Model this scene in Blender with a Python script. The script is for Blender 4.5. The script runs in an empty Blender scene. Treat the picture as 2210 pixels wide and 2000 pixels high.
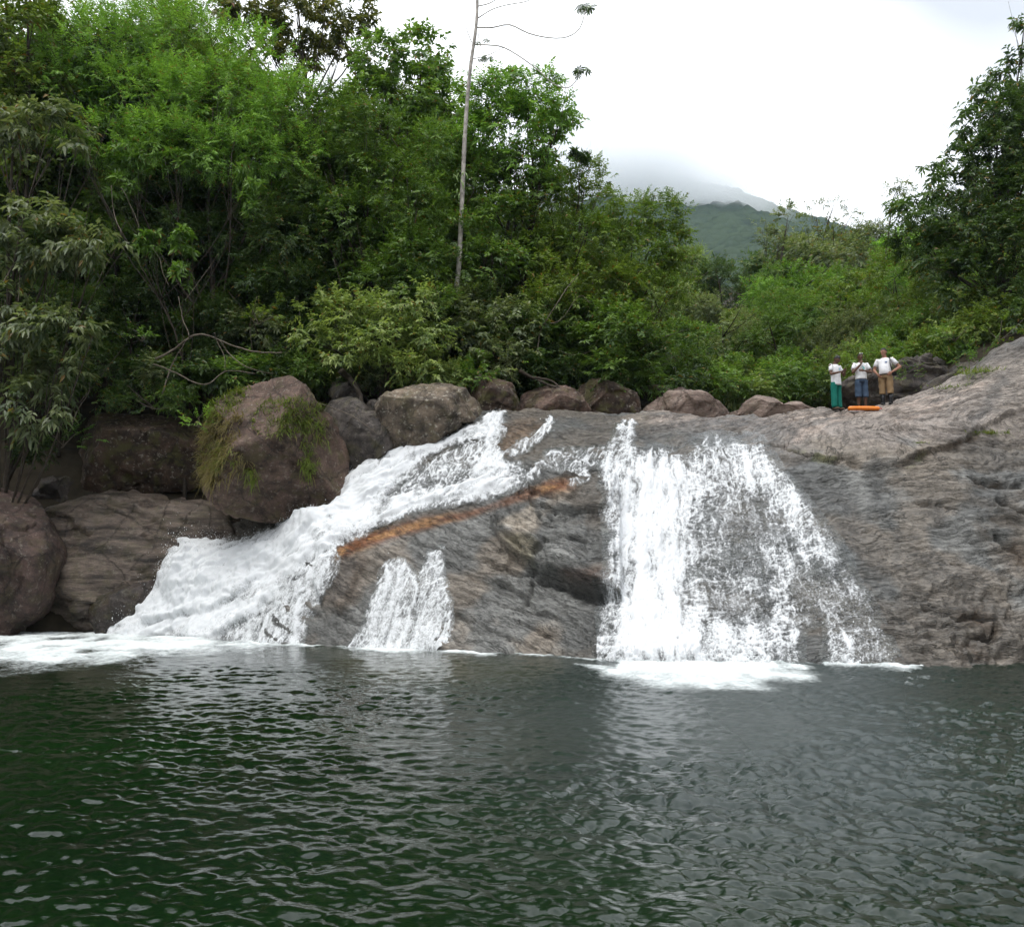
import bpy, math, random
import numpy as np
from mathutils import Vector, Matrix

scene = bpy.context.scene
R = math.radians

# ------------------------------------------------------------------ camera, sky, sun, exposure
FPX = 1839.0            # focal length in photo pixels (photo is 2210 x 2000)
CAM_H = 2.0
PITCH = math.atan(226.0 / FPX)
cam_data = bpy.data.cameras.new("camera")
cam_data.sensor_fit = 'HORIZONTAL'
cam_data.sensor_width = 36.0
cam_data.lens = 36.0 * FPX / 2210.0
cam_data.clip_start = 0.1
cam_data.clip_end = 6000.0
camera = bpy.data.objects.new("camera", cam_data)
scene.collection.objects.link(camera)
camera.location = (0, 0, CAM_H)
camera.rotation_euler = (R(90) + PITCH, 0, 0)
scene.camera = camera

world = bpy.data.worlds.new("World")
scene.world = world
world.use_nodes = True
SUN_EL, SUN_AZ = R(66), R(205)          # high, behind the camera and a little to the left
def build_world():
    nt = world.node_tree
    nt.nodes.clear()
    out = nt.nodes.new('ShaderNodeOutputWorld')
    bg = nt.nodes.new('ShaderNodeBackground')
    sky = nt.nodes.new('ShaderNodeTexSky')
    sky.sky_type = 'NISHITA'
    sky.sun_disc = False
    sky.sun_elevation = SUN_EL
    sky.sun_rotation = SUN_AZ
    tc = nt.nodes.new('ShaderNodeTexCoord')
    mp = nt.nodes.new('ShaderNodeMapping')
    mp.inputs['Scale'].default_value = (1.0, 1.0, 2.2)
    nz = nt.nodes.new('ShaderNodeTexNoise')
    nz.inputs['Scale'].default_value = 2.3
    nz.inputs['Detail'].default_value = 2
    nz.inputs['Roughness'].default_value = 0.5
    rp = nt.nodes.new('ShaderNodeValToRGB')
    rp.color_ramp.elements[0].position = 0.36
    rp.color_ramp.elements[0].color = (5.1, 5.35, 5.8, 1)     # grey folds of the cloud deck
    rp.color_ramp.elements[1].position = 0.60
    rp.color_ramp.elements[1].color = (11.6, 11.8, 12.0, 1)      # bright white cloud
    mix = nt.nodes.new('ShaderNodeMix')
    mix.data_type = 'RGBA'
    mix.inputs[0].default_value = 0.93                       # almost closed overcast
    L = nt.links.new
    L(tc.outputs['Generated'], mp.inputs['Vector'])
    L(mp.outputs['Vector'], nz.inputs['Vector'])
    L(nz.outputs['Fac'], rp.inputs['Fac'])
    L(sky.outputs['Color'], mix.inputs[6])
    L(rp.outputs['Color'], mix.inputs[7])
    L(mix.outputs[2], bg.inputs['Color'])
    bg.inputs['Strength'].default_value = 0.135
    L(bg.outputs['Background'], out.inputs['Surface'])
build_world()
sun_data = bpy.data.lights.new("sun", 'SUN')
sun_data.energy = 1.5
sun_data.angle = R(35)
sun_data.color = (1.0, 0.97, 0.92)
sun = bpy.data.objects.new("sun", sun_data)
scene.collection.objects.link(sun)
sd = Vector((math.sin(SUN_AZ) * math.cos(SUN_EL), math.cos(SUN_AZ) * math.cos(SUN_EL), math.sin(SUN_EL)))
sun.rotation_euler = (-sd).to_track_quat('-Z', 'Y').to_euler()
sun.location = sd * 60

vs = scene.view_settings
vs.view_transform = 'Standard'
vs.look = 'None'
vs.exposure = 0.38
vs.gamma = 1.0
vs.use_curve_mapping = False
scene.cycles.max_bounces = 8
scene.cycles.diffuse_bounces = 2
scene.cycles.glossy_bounces = 2
scene.cycles.transmission_bounces = 2
scene.cycles.transparent_max_bounces = 10
scene.cycles.use_adaptive_sampling = True
scene.cycles.adaptive_threshold = 0.025
scene.cycles.volume_bounces = 6
scene.cycles.use_denoising = True
scene.cycles.sample_clamp_indirect = 6.0

# ------------------------------------------------------------------ maths helpers
CP, SP = math.cos(PITCH), math.sin(PITCH)
def ray(px, py):
    dx = (px - 1105.0) / FPX
    dy = (1000.0 - py) / FPX
    return np.array([dx, CP - dy * SP, SP + dy * CP])
def at(px, py, Y):
    """the point seen at photo pixel (px, py) that lies Y metres in front of the camera"""
    d = ray(px, py)
    p = d * (Y / d[1])
    p[2] += CAM_H
    return p
def on_water(px, py):
    d = ray(px, py)
    s = -CAM_H / d[2]
    return np.array([d[0] * s, d[1] * s, 0.0])
def to_px(P):
    """photo pixels of world points (n,3)"""
    P = np.asarray(P, float)
    y, z = P[..., 1], P[..., 2] - CAM_H
    fw = y * CP + z * SP
    up = -y * SP + z * CP
    return 1105 + FPX * P[..., 0] / fw, 1000 - FPX * up / fw

def _hash(ix, iy, iz, seed):
    h = (ix * 374761393 + iy * 668265263 + iz * 2147483647 + seed * 1274126177) & 0xFFFFFFFF
    h = ((h ^ (h >> 13)) * 1274126177) & 0xFFFFFFFF
    h = ((h ^ (h >> 16)) * 2246822519) & 0xFFFFFFFF
    return h ^ (h >> 15)
_G = np.array([[1,1,0],[-1,1,0],[1,-1,0],[-1,-1,0],[1,0,1],[-1,0,1],[1,0,-1],[-1,0,-1],
               [0,1,1],[0,-1,1],[0,1,-1],[0,-1,-1],[1,1,0],[-1,1,0],[0,-1,1],[0,-1,-1]], float)
def perlin(x, y, z=0.0, seed=0):
    x, y, z = np.broadcast_arrays(np.asarray(x, float), np.asarray(y, float), np.asarray(z, float))
    ix, iy, iz = np.floor(x).astype(np.int64), np.floor(y).astype(np.int64), np.floor(z).astype(np.int64)
    fx, fy, fz = x - ix, y - iy, z - iz
    u, v, w = [t * t * t * (t * (t * 6 - 15) + 10) for t in (fx, fy, fz)]
    def g(a, b, c):
        k = _G[_hash(ix + a, iy + b, iz + c, seed) & 15]
        return k[..., 0] * (fx - a) + k[..., 1] * (fy - b) + k[..., 2] * (fz - c)
    def lp(a, b, t): return a + t * (b - a)
    return lp(lp(lp(g(0,0,0), g(1,0,0), u), lp(g(0,1,0), g(1,1,0), u), v),
              lp(lp(g(0,0,1), g(1,0,1), u), lp(g(0,1,1), g(1,1,1), u), v), w)
def fbm(x, y, z=0.0, octaves=4, seed=0, gain=0.5, lac=2.03):
    a, s, f = 1.0, 0.0, 1.0
    for o in range(octaves):
        s = s + a * perlin(np.asarray(x) * f, np.asarray(y) * f, np.asarray(z) * f, seed + o * 17)
        a *= gain; f *= lac
    return s
def sstep(a, b, x):
    t = np.clip((np.asarray(x, float) - a) / (b - a), 0, 1)
    return t * t * (3 - 2 * t)
def poly_sd(px, py, poly):
    """signed distance (pixels) to a polygon, positive inside"""
    px, py = np.asarray(px, float), np.asarray(py, float)
    d2 = np.full(px.shape, 1e18)
    inside = np.zeros(px.shape, bool)
    n = len(poly)
    for i in range(n):
        x0, y0 = poly[i]; x1, y1 = poly[(i + 1) % n]
        ex, ey = x1 - x0, y1 - y0
        t = np.clip(((px - x0) * ex + (py - y0) * ey) / (ex * ex + ey * ey + 1e-9), 0, 1)
        d2 = np.minimum(d2, (px - x0 - t * ex) ** 2 + (py - y0 - t * ey) ** 2)
        if y0 != y1:
            c = ((y0 > py) != (y1 > py)) & (px < (x1 - x0) * (py - y0) / (y1 - y0) + x0)
            inside ^= c
    d = np.sqrt(d2)
    return np.where(inside, d, -d)
def line_d(px, py, pts):
    px, py = np.asarray(px, float), np.asarray(py, float)
    d2 = np.full(px.shape, 1e18); tt = np.zeros(px.shape)
    n = len(pts) - 1
    for i in range(n):
        x0, y0 = pts[i]; x1, y1 = pts[i + 1]
        ex, ey = x1 - x0, y1 - y0
        t = np.clip(((px - x0) * ex + (py - y0) * ey) / (ex * ex + ey * ey + 1e-9), 0, 1)
        q = (px - x0 - t * ex) ** 2 + (py - y0 - t * ey) ** 2
        m = q < d2
        d2 = np.where(m, q, d2); tt = np.where(m, (i + t) / n, tt)
    return np.sqrt(d2), tt

# ------------------------------------------------------------------ mesh helpers
def new_obj(name, verts, faces, mat=None, parent=None, smooth=True, attrs=None, cols=None):
    """one mesh object; faces is an int array (n,3) / (n,4) or a list of tuples"""
    me = bpy.data.meshes.new(name)
    verts = np.asarray(verts, np.float32)
    if isinstance(faces, np.ndarray):
        k = faces.shape[1]; nf = len(faces)
        me.vertices.add(len(verts)); me.vertices.foreach_set('co', verts.ravel())
        me.loops.add(nf * k); me.loops.foreach_set('vertex_index', faces.astype(np.int32).ravel())
        me.polygons.add(nf)
        me.polygons.foreach_set('loop_start', np.arange(0, nf * k, k, dtype=np.int32))
        me.update(calc_edges=True)
    else:
        me.from_pydata([tuple(map(float, v)) for v in verts], [], [tuple(map(int, f)) for f in faces])
        me.update()
    if smooth:
        me.polygons.foreach_set('use_smooth', np.ones(len(me.polygons), bool))
    for k_, a in (attrs or {}).items():
        at_ = me.attributes.new(k_, 'FLOAT', 'POINT')
        at_.data.foreach_set('value', np.asarray(a, np.float32).ravel())
    for k_, a in (cols or {}).items():
        at_ = me.attributes.new(k_, 'FLOAT_COLOR', 'POINT')
        a = np.asarray(a, np.float32)
        if a.shape[1] == 3:
            a = np.concatenate([a, np.ones((len(a), 1), np.float32)], 1)
        at_.data.foreach_set('color', a.ravel())
    me.validate(verbose=False)
    o = bpy.data.objects.new(name, me)
    scene.collection.objects.link(o)
    if mat: me.materials.append(mat)
    if parent: o.parent = parent
    return o
def empty(name, loc=(0, 0, 0), rz=0.0):
    o = bpy.data.objects.new(name, None)
    o.empty_display_size = 0.2
    scene.collection.objects.link(o)
    o.location = [float(v) for v in loc]
    o.rotation_euler = (0, 0, rz)
    return o
def tag(o, label=None, cat=None, group=None, kind=None):
    if label: o['label'] = label
    if cat: o['category'] = cat
    if group: o['group'] = group
    if kind: o['kind'] = kind
    return o
def grid_faces(nu, nv):
    i = np.arange((nu - 1) * (nv - 1))
    r, c = i // (nu - 1), i % (nu - 1)
    a = r * nu + c
    return np.stack([a, a + 1, a + nu + 1, a + nu], 1)
def tube(pts, radii, sides=8, cap=True):
    """tapered tube along points -> verts, quad faces list"""
    pts = np.asarray(pts, float); n = len(pts)
    radii = np.broadcast_to(np.asarray(radii, float), (n,))
    T = np.gradient(pts, axis=0)
    T /= np.linalg.norm(T, axis=1)[:, None] + 1e-9
    ref = np.array([0.31, 0.17, 0.93]) if abs(T[0][2]) < 0.9 else np.array([0.9, 0.3, 0.1])
    V = []
    N = np.cross(T[0], ref); N /= np.linalg.norm(N)
    for i in range(n):
        N = N - T[i] * np.dot(N, T[i]); N /= np.linalg.norm(N) + 1e-9
        B = np.cross(T[i], N)
        a = np.linspace(0, 2 * np.pi, sides, endpoint=False)
        V.append(pts[i] + radii[i] * (np.cos(a)[:, None] * N + np.sin(a)[:, None] * B))
    V = np.concatenate(V)
    F = []
    for i in range(n - 1):
        for j in range(sides):
            a = i * sides + j; b = i * sides + (j + 1) % sides
            F.append((a, b, b + sides, a + sides))
    if cap:
        F.append(tuple(range(sides))[::-1]); F.append(tuple((n - 1) * sides + j for j in range(sides)))
    return V, F
def spline(pts, n):
    """Catmull-Rom through points"""
    P = np.asarray(pts, float)
    P = np.concatenate([[2 * P[0] - P[1]], P, [2 * P[-1] - P[-2]]])
    m = len(P) - 3
    out = []
    for k in range(n):
        t = k / (n - 1) * m
        i = min(int(t), m - 1); t -= i
        a, b, c, d = P[i], P[i + 1], P[i + 2], P[i + 3]
        out.append(0.5 * ((2 * b) + (c - a) * t + (2 * a - 5 * b + 4 * c - d) * t * t + (3 * b - a - 3 * c + d) * t ** 3))
    return np.array(out)
class Join:
    def __init__(s): s.V, s.F, s.n = [], [], 0
    def add(s, V, F):
        s.V.append(np.asarray(V, float)); s.F += [tuple(i + s.n for i in f) for f in F]; s.n += len(V)
        return s
    def obj(s, name, mat, parent=None, smooth=True, **k):
        return new_obj(name, np.concatenate(s.V), s.F, mat, parent, smooth, **k)

# ------------------------------------------------------------------ material helpers
def new_mat(name):
    m = bpy.data.materials.new(name); m.use_nodes = True
    nt = m.node_tree; nt.nodes.clear()
    return m, nt
def nd(nt, t, **kw):
    n = nt.nodes.new(t)
    for k, v in kw.items():
        if k in n.inputs: n.inputs[k].default_value = v
        else: setattr(n, k, v)
    return n
def simple_mat(name, col, rough=0.7, spec=0.3, noise=0.0, nscale=20.0, bump=0.0, metallic=0.0):
    m, nt = new_mat(name); L = nt.links.new
    out = nd(nt, 'ShaderNodeOutputMaterial'); b = nd(nt, 'ShaderNodeBsdfPrincipled')
    b.inputs['Base Color'].default_value = (*col, 1)
    b.inputs['Roughness'].default_value = rough
    b.inputs['Specular IOR Level'].default_value = spec
    b.inputs['Metallic'].default_value = metallic
    L(b.outputs[0], out.inputs['Surface'])
    if noise or bump:
        tc = nd(nt, 'ShaderNodeTexCoord'); nz = nd(nt, 'ShaderNodeTexNoise', Scale=nscale, Detail=5.0)
        L(tc.outputs['Object'], nz.inputs['Vector'])
        if noise:
            mr = nd(nt, 'ShaderNodeMapRange'); mr.inputs[3].default_value = 1 - noise; mr.inputs[4].default_value = 1 + noise
            mr.inputs[1].default_value = 0.25; mr.inputs[2].default_value = 0.75
            L(nz.outputs['Fac'], mr.inputs[0])
            mx = nd(nt, 'ShaderNodeMix', data_type='RGBA', blend_type='MULTIPLY'); mx.inputs[0].default_value = 1
            mx.inputs[6].default_value = (*col, 1); L(mr.outputs[0], mx.inputs[7])
            L(mx.outputs[2], b.inputs['Base Color'])
        if bump:
            bp = nd(nt, 'ShaderNodeBump', Strength=bump, Distance=0.02)
            L(nz.outputs['Fac'], bp.inputs['Height']); L(bp.outputs[0], b.inputs['Normal'])
    return m

# ================================================================== ROCK BED (terrain of the falls)
CTRL = []
def W(px, py): CTRL.append(on_water(px, py))
def K(px, *pts):
    for py, Y in pts: CTRL.append(at(px, py, Y))
def X3(*pts):
    for p in pts: CTRL.append(np.array(p, float))
for px, py in [(2420,1426),(2330,1428),(2210,1431),(2050,1437),(1900,1436),(1750,1433),(1600,1431),(1450,1429),(1330,1427),
               (1200,1416),(1050,1408),(900,1402),(760,1397),(640,1391),(520,1382)]:
    W(px, py)
    w = on_water(px, py); CTRL.append(w + np.array([0, -1.2, -1.3])); CTRL.append(w + np.array([0, -3.0, -2.6]))
K(2420, (1200,20.8),(1000,22.8),(860,24.4),(680,27.0))
K(2210, (1330,19.3),(1200,20.7),(1000,22.6),(880,24.1),(800,25.3),(740,26.6))
K(2050, (1320,19.1),(1180,20.6),(1030,22.2),(960,23.2),(890,24.6),(840,25.9),(822,27.0))
K(1900, (1320,19.1),(1180,20.7),(1020,22.6),(950,23.8),(905,25.2),(882,26.4),(877,27.6))
K(1750, (1320,19.4),(1180,20.9),(1050,22.6),(985,23.8),(930,25.2),(898,26.5),(892,27.6))
K(1600, (1330,19.5),(1200,21.1),(1080,22.7),(1000,24.0),(955,25.0),(920,26.2),(900,27.6))
K(1450, (1330,19.7),(1200,21.3),(1080,22.9),(1000,24.0),(965,24.8),(920,26.4),(892,28.2))
K(1330, (1330,19.9),(1200,21.3),(1080,22.8),(1000,23.9),(960,24.7),(910,26.3),(893,27.5))
K(1200, (1330,20.7),(1200,22.0),(1100,23.0),(1055,23.7),(1000,24.6),(950,25.6),(893,27.2))
K(1050, (1330,21.3),(1200,22.6),(1105,23.7),(1040,24.6),(980,25.5),(930,26.3),(895,27.2))
K(900, (1300,22.2),(1200,23.0),(1135,23.9),(1080,24.8),(1020,25.8),(980,26.6),(940,27.4))
K(760, (1300,22.7),(1200,23.7),(1130,25.0),(1060,26.2),(1000,27.2))
K(640, (1320,23.0),(1260,23.8),(1200,25.0),(1140,26.2),(1080,27.3))
K(500, (1320,25.0),(1260,25.9),(1200,26.8),(1130,28.0))
K(380, (1345,26.0),(1260,26.8),(1180,27.8))
X3((-11,25.5,-0.8),(-13,26.5,-0.6),(-15,27,-0.4),(-11.5,28.5,0.8),(-15,29.5,1.2),(-18,29.5,1.2),
   (-18,33,5),(-12,32,4.6),(-8,31,5.2),(-4,30.5,6.3),(-1,30,7.0),(2,31,7.2),(5,31.5,7.2),(9,32,7.3),(13,31,7.2),(15,30,7.4),(17.5,30,8.8),(20,31,10.4),
   (-18,36,7),(-8,36,7.5),(0,36,7.4),(8,36,7.6),(14,36,8.0),(20,36,10.5))
CTRL = np.array(CTRL)
def _tps(C):
    P = C[:, :2]; n = len(P)
    d = np.linalg.norm(P[:, None] - P[None], axis=2)
    Kx = np.where(d > 0, d * d * np.log(d + 1e-12), 0) + np.eye(n) * 0.25
    A = np.zeros((n + 3, n + 3)); A[:n, :n] = Kx
    A[:n, n] = 1; A[:n, n + 1:] = P; A[n, :n] = 1; A[n + 1:, :n] = P.T
    b = np.zeros(n + 3); b[:n] = C[:, 2]
    return np.linalg.solve(A, b)
_TW = _tps(CTRL)
def base_h_exact(X, Y):
    X = np.asarray(X, float); Y = np.asarray(Y, float); sh = X.shape
    x, y = X.ravel(), Y.ravel(); out = _TW[-3] + _TW[-2] * x + _TW[-1] * y
    for (cx, cy, _), w in zip(CTRL, _TW):
        d2 = (x - cx) ** 2 + (y - cy) ** 2 + 1e-12
        out += w * 0.5 * d2 * np.log(d2)
    return out.reshape(sh)

_bx = np.arange(-22.0, 23.0, 0.125); _by = np.arange(12.0, 39.0, 0.125)
_BT = base_h_exact(*np.meshgrid(_bx, _by))
def _cub(t):
    return [-0.5 * t ** 3 + t * t - 0.5 * t, 1.5 * t ** 3 - 2.5 * t * t + 1, -1.5 * t ** 3 + 2 * t * t + 0.5 * t, 0.5 * t ** 3 - 0.5 * t * t]
def base_h(X, Y):
    X, Y = np.broadcast_arrays(np.asarray(X, float), np.asarray(Y, float))
    u = np.clip((X + 22.0) / 0.125, 1, len(_bx) - 3.001); v = np.clip((Y - 12.0) / 0.125, 1, len(_by) - 3.001)
    i, j = np.floor(u).astype(int), np.floor(v).astype(int)
    cu, cv = _cub(u - i), _cub(v - j)
    out = 0
    for b in range(4):
        row = 0
        for a in range(4): row = row + cu[a] * _BT[j + b - 1, i + a - 1]
        out = out + cv[b] * row
    return out

# raised blocks and recesses, measured on the rock: (outline, lift along the normal in m, edge softness)
BLOCKS = [
    ([(1060,1125),(1140,1062),(1250,1046),(1335,1050),(1345,1300),(1300,1287),(1240,1262),(1180,1238),(1130,1218),(1085,1180)], 0.34, 6),
    ([(1072,1120),(1150,1080),(1160,1110),(1172,1165),(1180,1192),(1150,1216),(1105,1180)], 0.10, 4),
    ([(1150,1110),(1210,1122),(1320,1120),(1330,1055),(1255,1050),(1170,1075)], 0.12, 4),
    ([(1185,1200),(1200,1180),(1290,1195),(1330,1190),(1335,1290),(1280,1272),(1240,1256),(1190,1238)], 0.10, 4),
    ([(1150,1244),(1180,1242),(1240,1266),(1312,1290),(1312,1302),(1270,1296),(1200,1282),(1160,1262)], -0.16, 5),
    ([(1640,955),(1690,975),(1705,990),(1765,988),(1800,1000),(1835,998),(1865,1013),(1905,1013),(1950,1003),(1990,988),(2080,953),(2110,930),(2160,905),(2300,845),(2500,780),(2500,500),(1700,500),(1700,870),(1640,900)], 0.15, 5),
    ([(2085,1032),(2110,1033),(2178,1043),(2150,1056),(2100,1048)], -0.22, 5),
    ([(700,1200),(760,1180),(770,1240),(740,1330),(700,1310),(680,1260)], 0.12, 10),
]
CRACKS = [  # polyline, width px, depth m
    ([(1690,968),(1715,975),(1760,985),(1800,998),(1830,996),(1862,1012)], 5, 0.10),
    ([(1030,1200),(1075,1225),(1130,1238),(1180,1225)], 5, 0.09),
    ([(1140,1240),(1180,1243),(1240,1266),(1290,1284),(1325,1298)], 9, 0.13), ([(1150,1128),(1200,1128),(1260,1124),(1320,1122)], 5, 0.08),
    ([(1060,1128),(1085,1160),(1110,1185),(1145,1216)], 4, 0.07), ([(1185,1200),(1200,1182),(1250,1186),(1290,1196)], 4, 0.06), ([(980,1270),(1040,1290),(1110,1310),(1190,1335)], 3, 0.05),
    ([(900,1290),(960,1320),(1030,1345),(1100,1380)], 3, 0.05), ([(1000,1240),(1060,1262),(1120,1290)], 3, 0.045), ([(1080,1370),(1140,1395),(1190,1408)], 3, 0.045),
    ([(1110,1342),(1140,1352),(1170,1368),(1190,1376)], 4, 0.10),
    ([(1205,1312),(1225,1330),(1245,1350),(1262,1375)], 3, 0.06),
    ([(1150,1108),(1172,1130),(1180,1150),(1210,1158)], 4, 0.08),
    ([(1185,1182),(1175,1205),(1155,1215)], 5, 0.08),
    ([(1270,1145),(1275,1180),(1300,1175)], 3, 0.06),
    ([(1150,1258),(1140,1285),(1128,1300)], 5, 0.08),
    ([(1045,1215),(1060,1215),(1085,1212)], 3, 0.05),
    ([(1972,1088),(2000,1086),(2040,1093),(2100,1105)], 4, 0.07),
    ([(1790,1010),(1820,1015)], 3, 0.05), ([(1890,1052),(1925,1055)], 3, 0.05),
    ([(2150,1080),(2175,1095),(2215,1112)], 7, 0.14), ([(2165,1052),(2210,1046)], 6, 0.10),
    ([(1940,905),(1990,915),(2050,912)], 4, 0.05), ([(1850,935),(1900,925),(1960,928)], 4, 0.05),
    ([(1900,890),(1960,900),(2040,895)], 3, 0.05), ([(1700,900),(1740,915),(1800,905)], 3, 0.05),
    ([(1900,945),(1945,938),(1985,930)], 5, 0.07), ([(1640,905),(1690,898),(1720,885)], 3, 0.04),
    ([(1630,968),(1665,958),(1700,960)], 5, 0.07), ([(1670,990),(1700,985)], 4, 0.05),
    ([(1990,1305),(2030,1320),(2060,1345),(2110,1330)], 6, 0.12), ([(2100,1330),(2150,1345),(2140,1380),(2090,1375)], 6, 0.14),
    ([(2030,1380),(2050,1410),(2058,1430)], 4, 0.10), ([(2060,1378),(2068,1425)], 4, 0.10),
    ([(2150,1150),(2170,1170),(2205,1190)], 8, 0.12), ([(1985,1350),(2040,1352),(2075,1365)], 4, 0.08),
    ([(1860,1150),(1890,1145)], 3, 0.04), ([(1880,1120),(1905,1118),(1925,1108)], 3, 0.04),
    ([(1780,1130),(1800,1120),(1820,1115)], 3, 0.03), ([(1950,1180),(2000,1185)], 3, 0.04), ([(2050,1215),(2080,1222)], 3, 0.05),
    ([(1310,893),(1400,905),(1480,903)], 3, 0.04), ([(1500,910),(1560,900),(1640,905)], 3, 0.03),
]
def streak_line(pts, n=24): return [tuple(p) for p in spline(np.array(pts, float), n)]
CREST = streak_line([(700,1205),(800,1165),(930,1125),(1040,1100),(1120,1068),(1200,1050),(1260,1046)])

def low_disp(px, py, X, Y, Z):
    """blocks, recesses and broad swells (m along the normal)"""
    d = 0.16 * fbm(X * 0.5, Z * 0.6, Y * 0.4, 3, seed=3)
    wob = 2.5 * fbm(X * 1.6, Z * 1.6, 0.3, 3, seed=9)
    for poly, h, w in BLOCKS:
        if len(poly) > 15: h = h * sstep(1640, 1800, px) * (0.25 + 0.75 * sstep(860, 960, py + 0.15 * np.maximum(px - 1950, 0)))
        d = d + 1.25 * h * sstep(-w * 0.5, w * 0.5, poly_sd(px + wob, py + wob * 0.7, poly))
    return d
def foliation(X, Y, Z):
    """coordinate across the rock's grain: lines dip to the right in the middle and climb to the right on the right-hand slab"""
    k1 = 0.50 * (np.minimum(X, 2.0) - 2.0)
    xr = np.maximum(X - 2.0, 0)
    return Z + k1 - 0.07 * xr - 0.25 * sstep(4.8, 6.2, Z) * (X - 4.0) * sstep(3, 6, X) + 0.35 * Y * 0.2
def facet_disp(a, b, seed):
    """broken blocks: nearest-cell planes with sharp joints"""
    ia, ib = np.floor(a).astype(np.int64), np.floor(b).astype(np.int64)
    best = np.full(a.shape, 1e9); out = np.zeros(a.shape)
    for da in (-1, 0, 1):
        for db in (-1, 0, 1):
            h = _hash(ia + da, ib + db, np.zeros_like(ia), seed)
            h2 = _hash(ia + da, ib + db, np.ones_like(ia), seed)
            ca = ia + da + (h & 255) / 255.0; cb = ib + db + ((h >> 8) & 255) / 255.0
            d2 = (a - ca) ** 2 + (b - cb) ** 2
            pl = (((h >> 16) & 255) / 127.5 - 1) * (a - ca) + 1.3 * ((h2 & 255) / 127.5 - 1) * (b - cb) + 0.7 * (((h2 >> 8) & 255) / 127.5 - 1)
            m = d2 < best
            best = np.where(m, d2, best); out = np.where(m, pl, out)
    return out
def fine_disp(px, py, X, Y, Z):
    t = foliation(X, Y, Z)
    w = 0.18 * fbm(X * 0.6, Y * 0.6, Z * 0.6, 3, seed=21)
    t = t + w
    a = perlin(t * 3.1, X * 0.35, Y * 0.3, 31)
    b = perlin(t * 8.5, X * 0.9, Y * 0.7, 32)
    c = perlin(t * 21.0, X * 2.0, Y * 1.5, 33)
    rough = sstep(-0.25, 0.3, fbm(X * 0.45, Z * 0.5, 1.7, 2, seed=44))
    saw = np.mod(t * 2.3 + 0.4 * perlin(X * 0.8, Z * 0.8, 2.2, 45), 1.0)
    ledge = np.where(saw < 0.85, saw / 0.85, (1 - saw) / 0.15) - 0.5
    saw2 = np.mod(t * 6.7 + 0.5 * perlin(X * 1.3, Z * 1.3, 5.2, 46), 1.0)
    ledge2 = np.where(saw2 < 0.8, saw2 / 0.8, (1 - saw2) / 0.2) - 0.5
    m2 = sstep(0.0, 0.35, perlin(X * 1.1, Z * 1.3, 7.7, 47))
    d = 0.08 * a + (0.055 * b + 0.024 * c) * (0.4 + 0.8 * rough) + 0.085 * ledge * rough + 0.055 * ledge2 * m2
    d += 0.028 * fbm(X * 6, Y * 6, Z * 6, 3, seed=51)
    wa, wb = 0.35 * fbm(X * 1.3, Z * 1.3, Y, 2, seed=55), 0.35 * fbm(X * 1.5, Z * 1.5, Y + 4, 2, seed=56)
    blk = 0.35 + 0.9 * sstep(-30, 10, poly_sd(px, py, [(1030,1095),(1260,1040),(1335,1045),(1345,1310),(1240,1330),(1120,1300),(1040,1210)])) + 0.5 * sstep(1850, 2000, px) * sstep(1150, 1300, py) + 0.25 * sstep(1640, 1700, px) * sstep(1010, 980, py)
    cov = np.maximum(sstep(-15, 25, poly_sd(px, py, FALL[1][0])), sstep(-10, 20, poly_sd(px, py, CASC[1][0])))
    blk = blk * (1 - 0.85 * cov); d = d * (1 - 0.45 * cov)
    d += blk * (0.085 * facet_disp(X * 0.8 + wa, t * 1.9 + wb, 57) + 0.046 * facet_disp(X * 1.9 + wb, t * 4.4 + wa, 58) + 0.016 * facet_disp(X * 5 + wa, t * 10 + wb, 59))
    # broken, angular rock low on the right
    brk = sstep(1880, 2000, px) * sstep(1230, 1310, py)
    v = np.abs(perlin(X * 1.7 + 0.5 * Z, Z * 1.9 - 0.4 * X, Y * 0.6, 61)) + 0.5 * np.abs(perlin(X * 3.9, Z * 4.3, Y, 62))
    d += brk * (0.30 * v - 0.08)
    for pts, wd, dep in CRACKS:
        bb = np.array(pts); m = (px > bb[:, 0].min() - 30) & (px < bb[:, 0].max() + 30) & (py > bb[:, 1].min() - 30) & (py < bb[:, 1].max() + 30)
        if not m.any(): continue
        dd, tt = line_d(px[m] + 5 * perlin(X[m] * 3, Z[m] * 3, 0, 71), py[m] + 5 * perlin(X[m] * 3.3, Z[m] * 3.1, 4, 72), pts)
        taper = np.minimum(1, np.minimum(tt, 1 - tt) * 5 + 0.25)
        d[m] -= 2.6 * dep * taper * np.exp(-(dd / (wd * 0.58)) ** 2)
    return d
def surf(X, Y, fine=False):
    """displaced rock surface -> points, normals, pixels of the base"""
    Z = base_h(X, Y); e = 0.03
    nx, ny = -(base_h(X + e, Y) - Z) / e, -(base_h(X, Y + e) - Z) / e
    nz = np.ones_like(nx); l = np.sqrt(nx * nx + ny * ny + 1)
    N = np.stack([nx / l, ny / l, nz / l], -1)
    P = np.stack([X, Y, Z], -1)
    px, py = to_px(P)
    d = low_disp(px, py, X, Y, Z)
    if fine: d = d + fine_disp(px, py, X, Y, Z)
    return P + N * d[..., None], N, px, py

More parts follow.
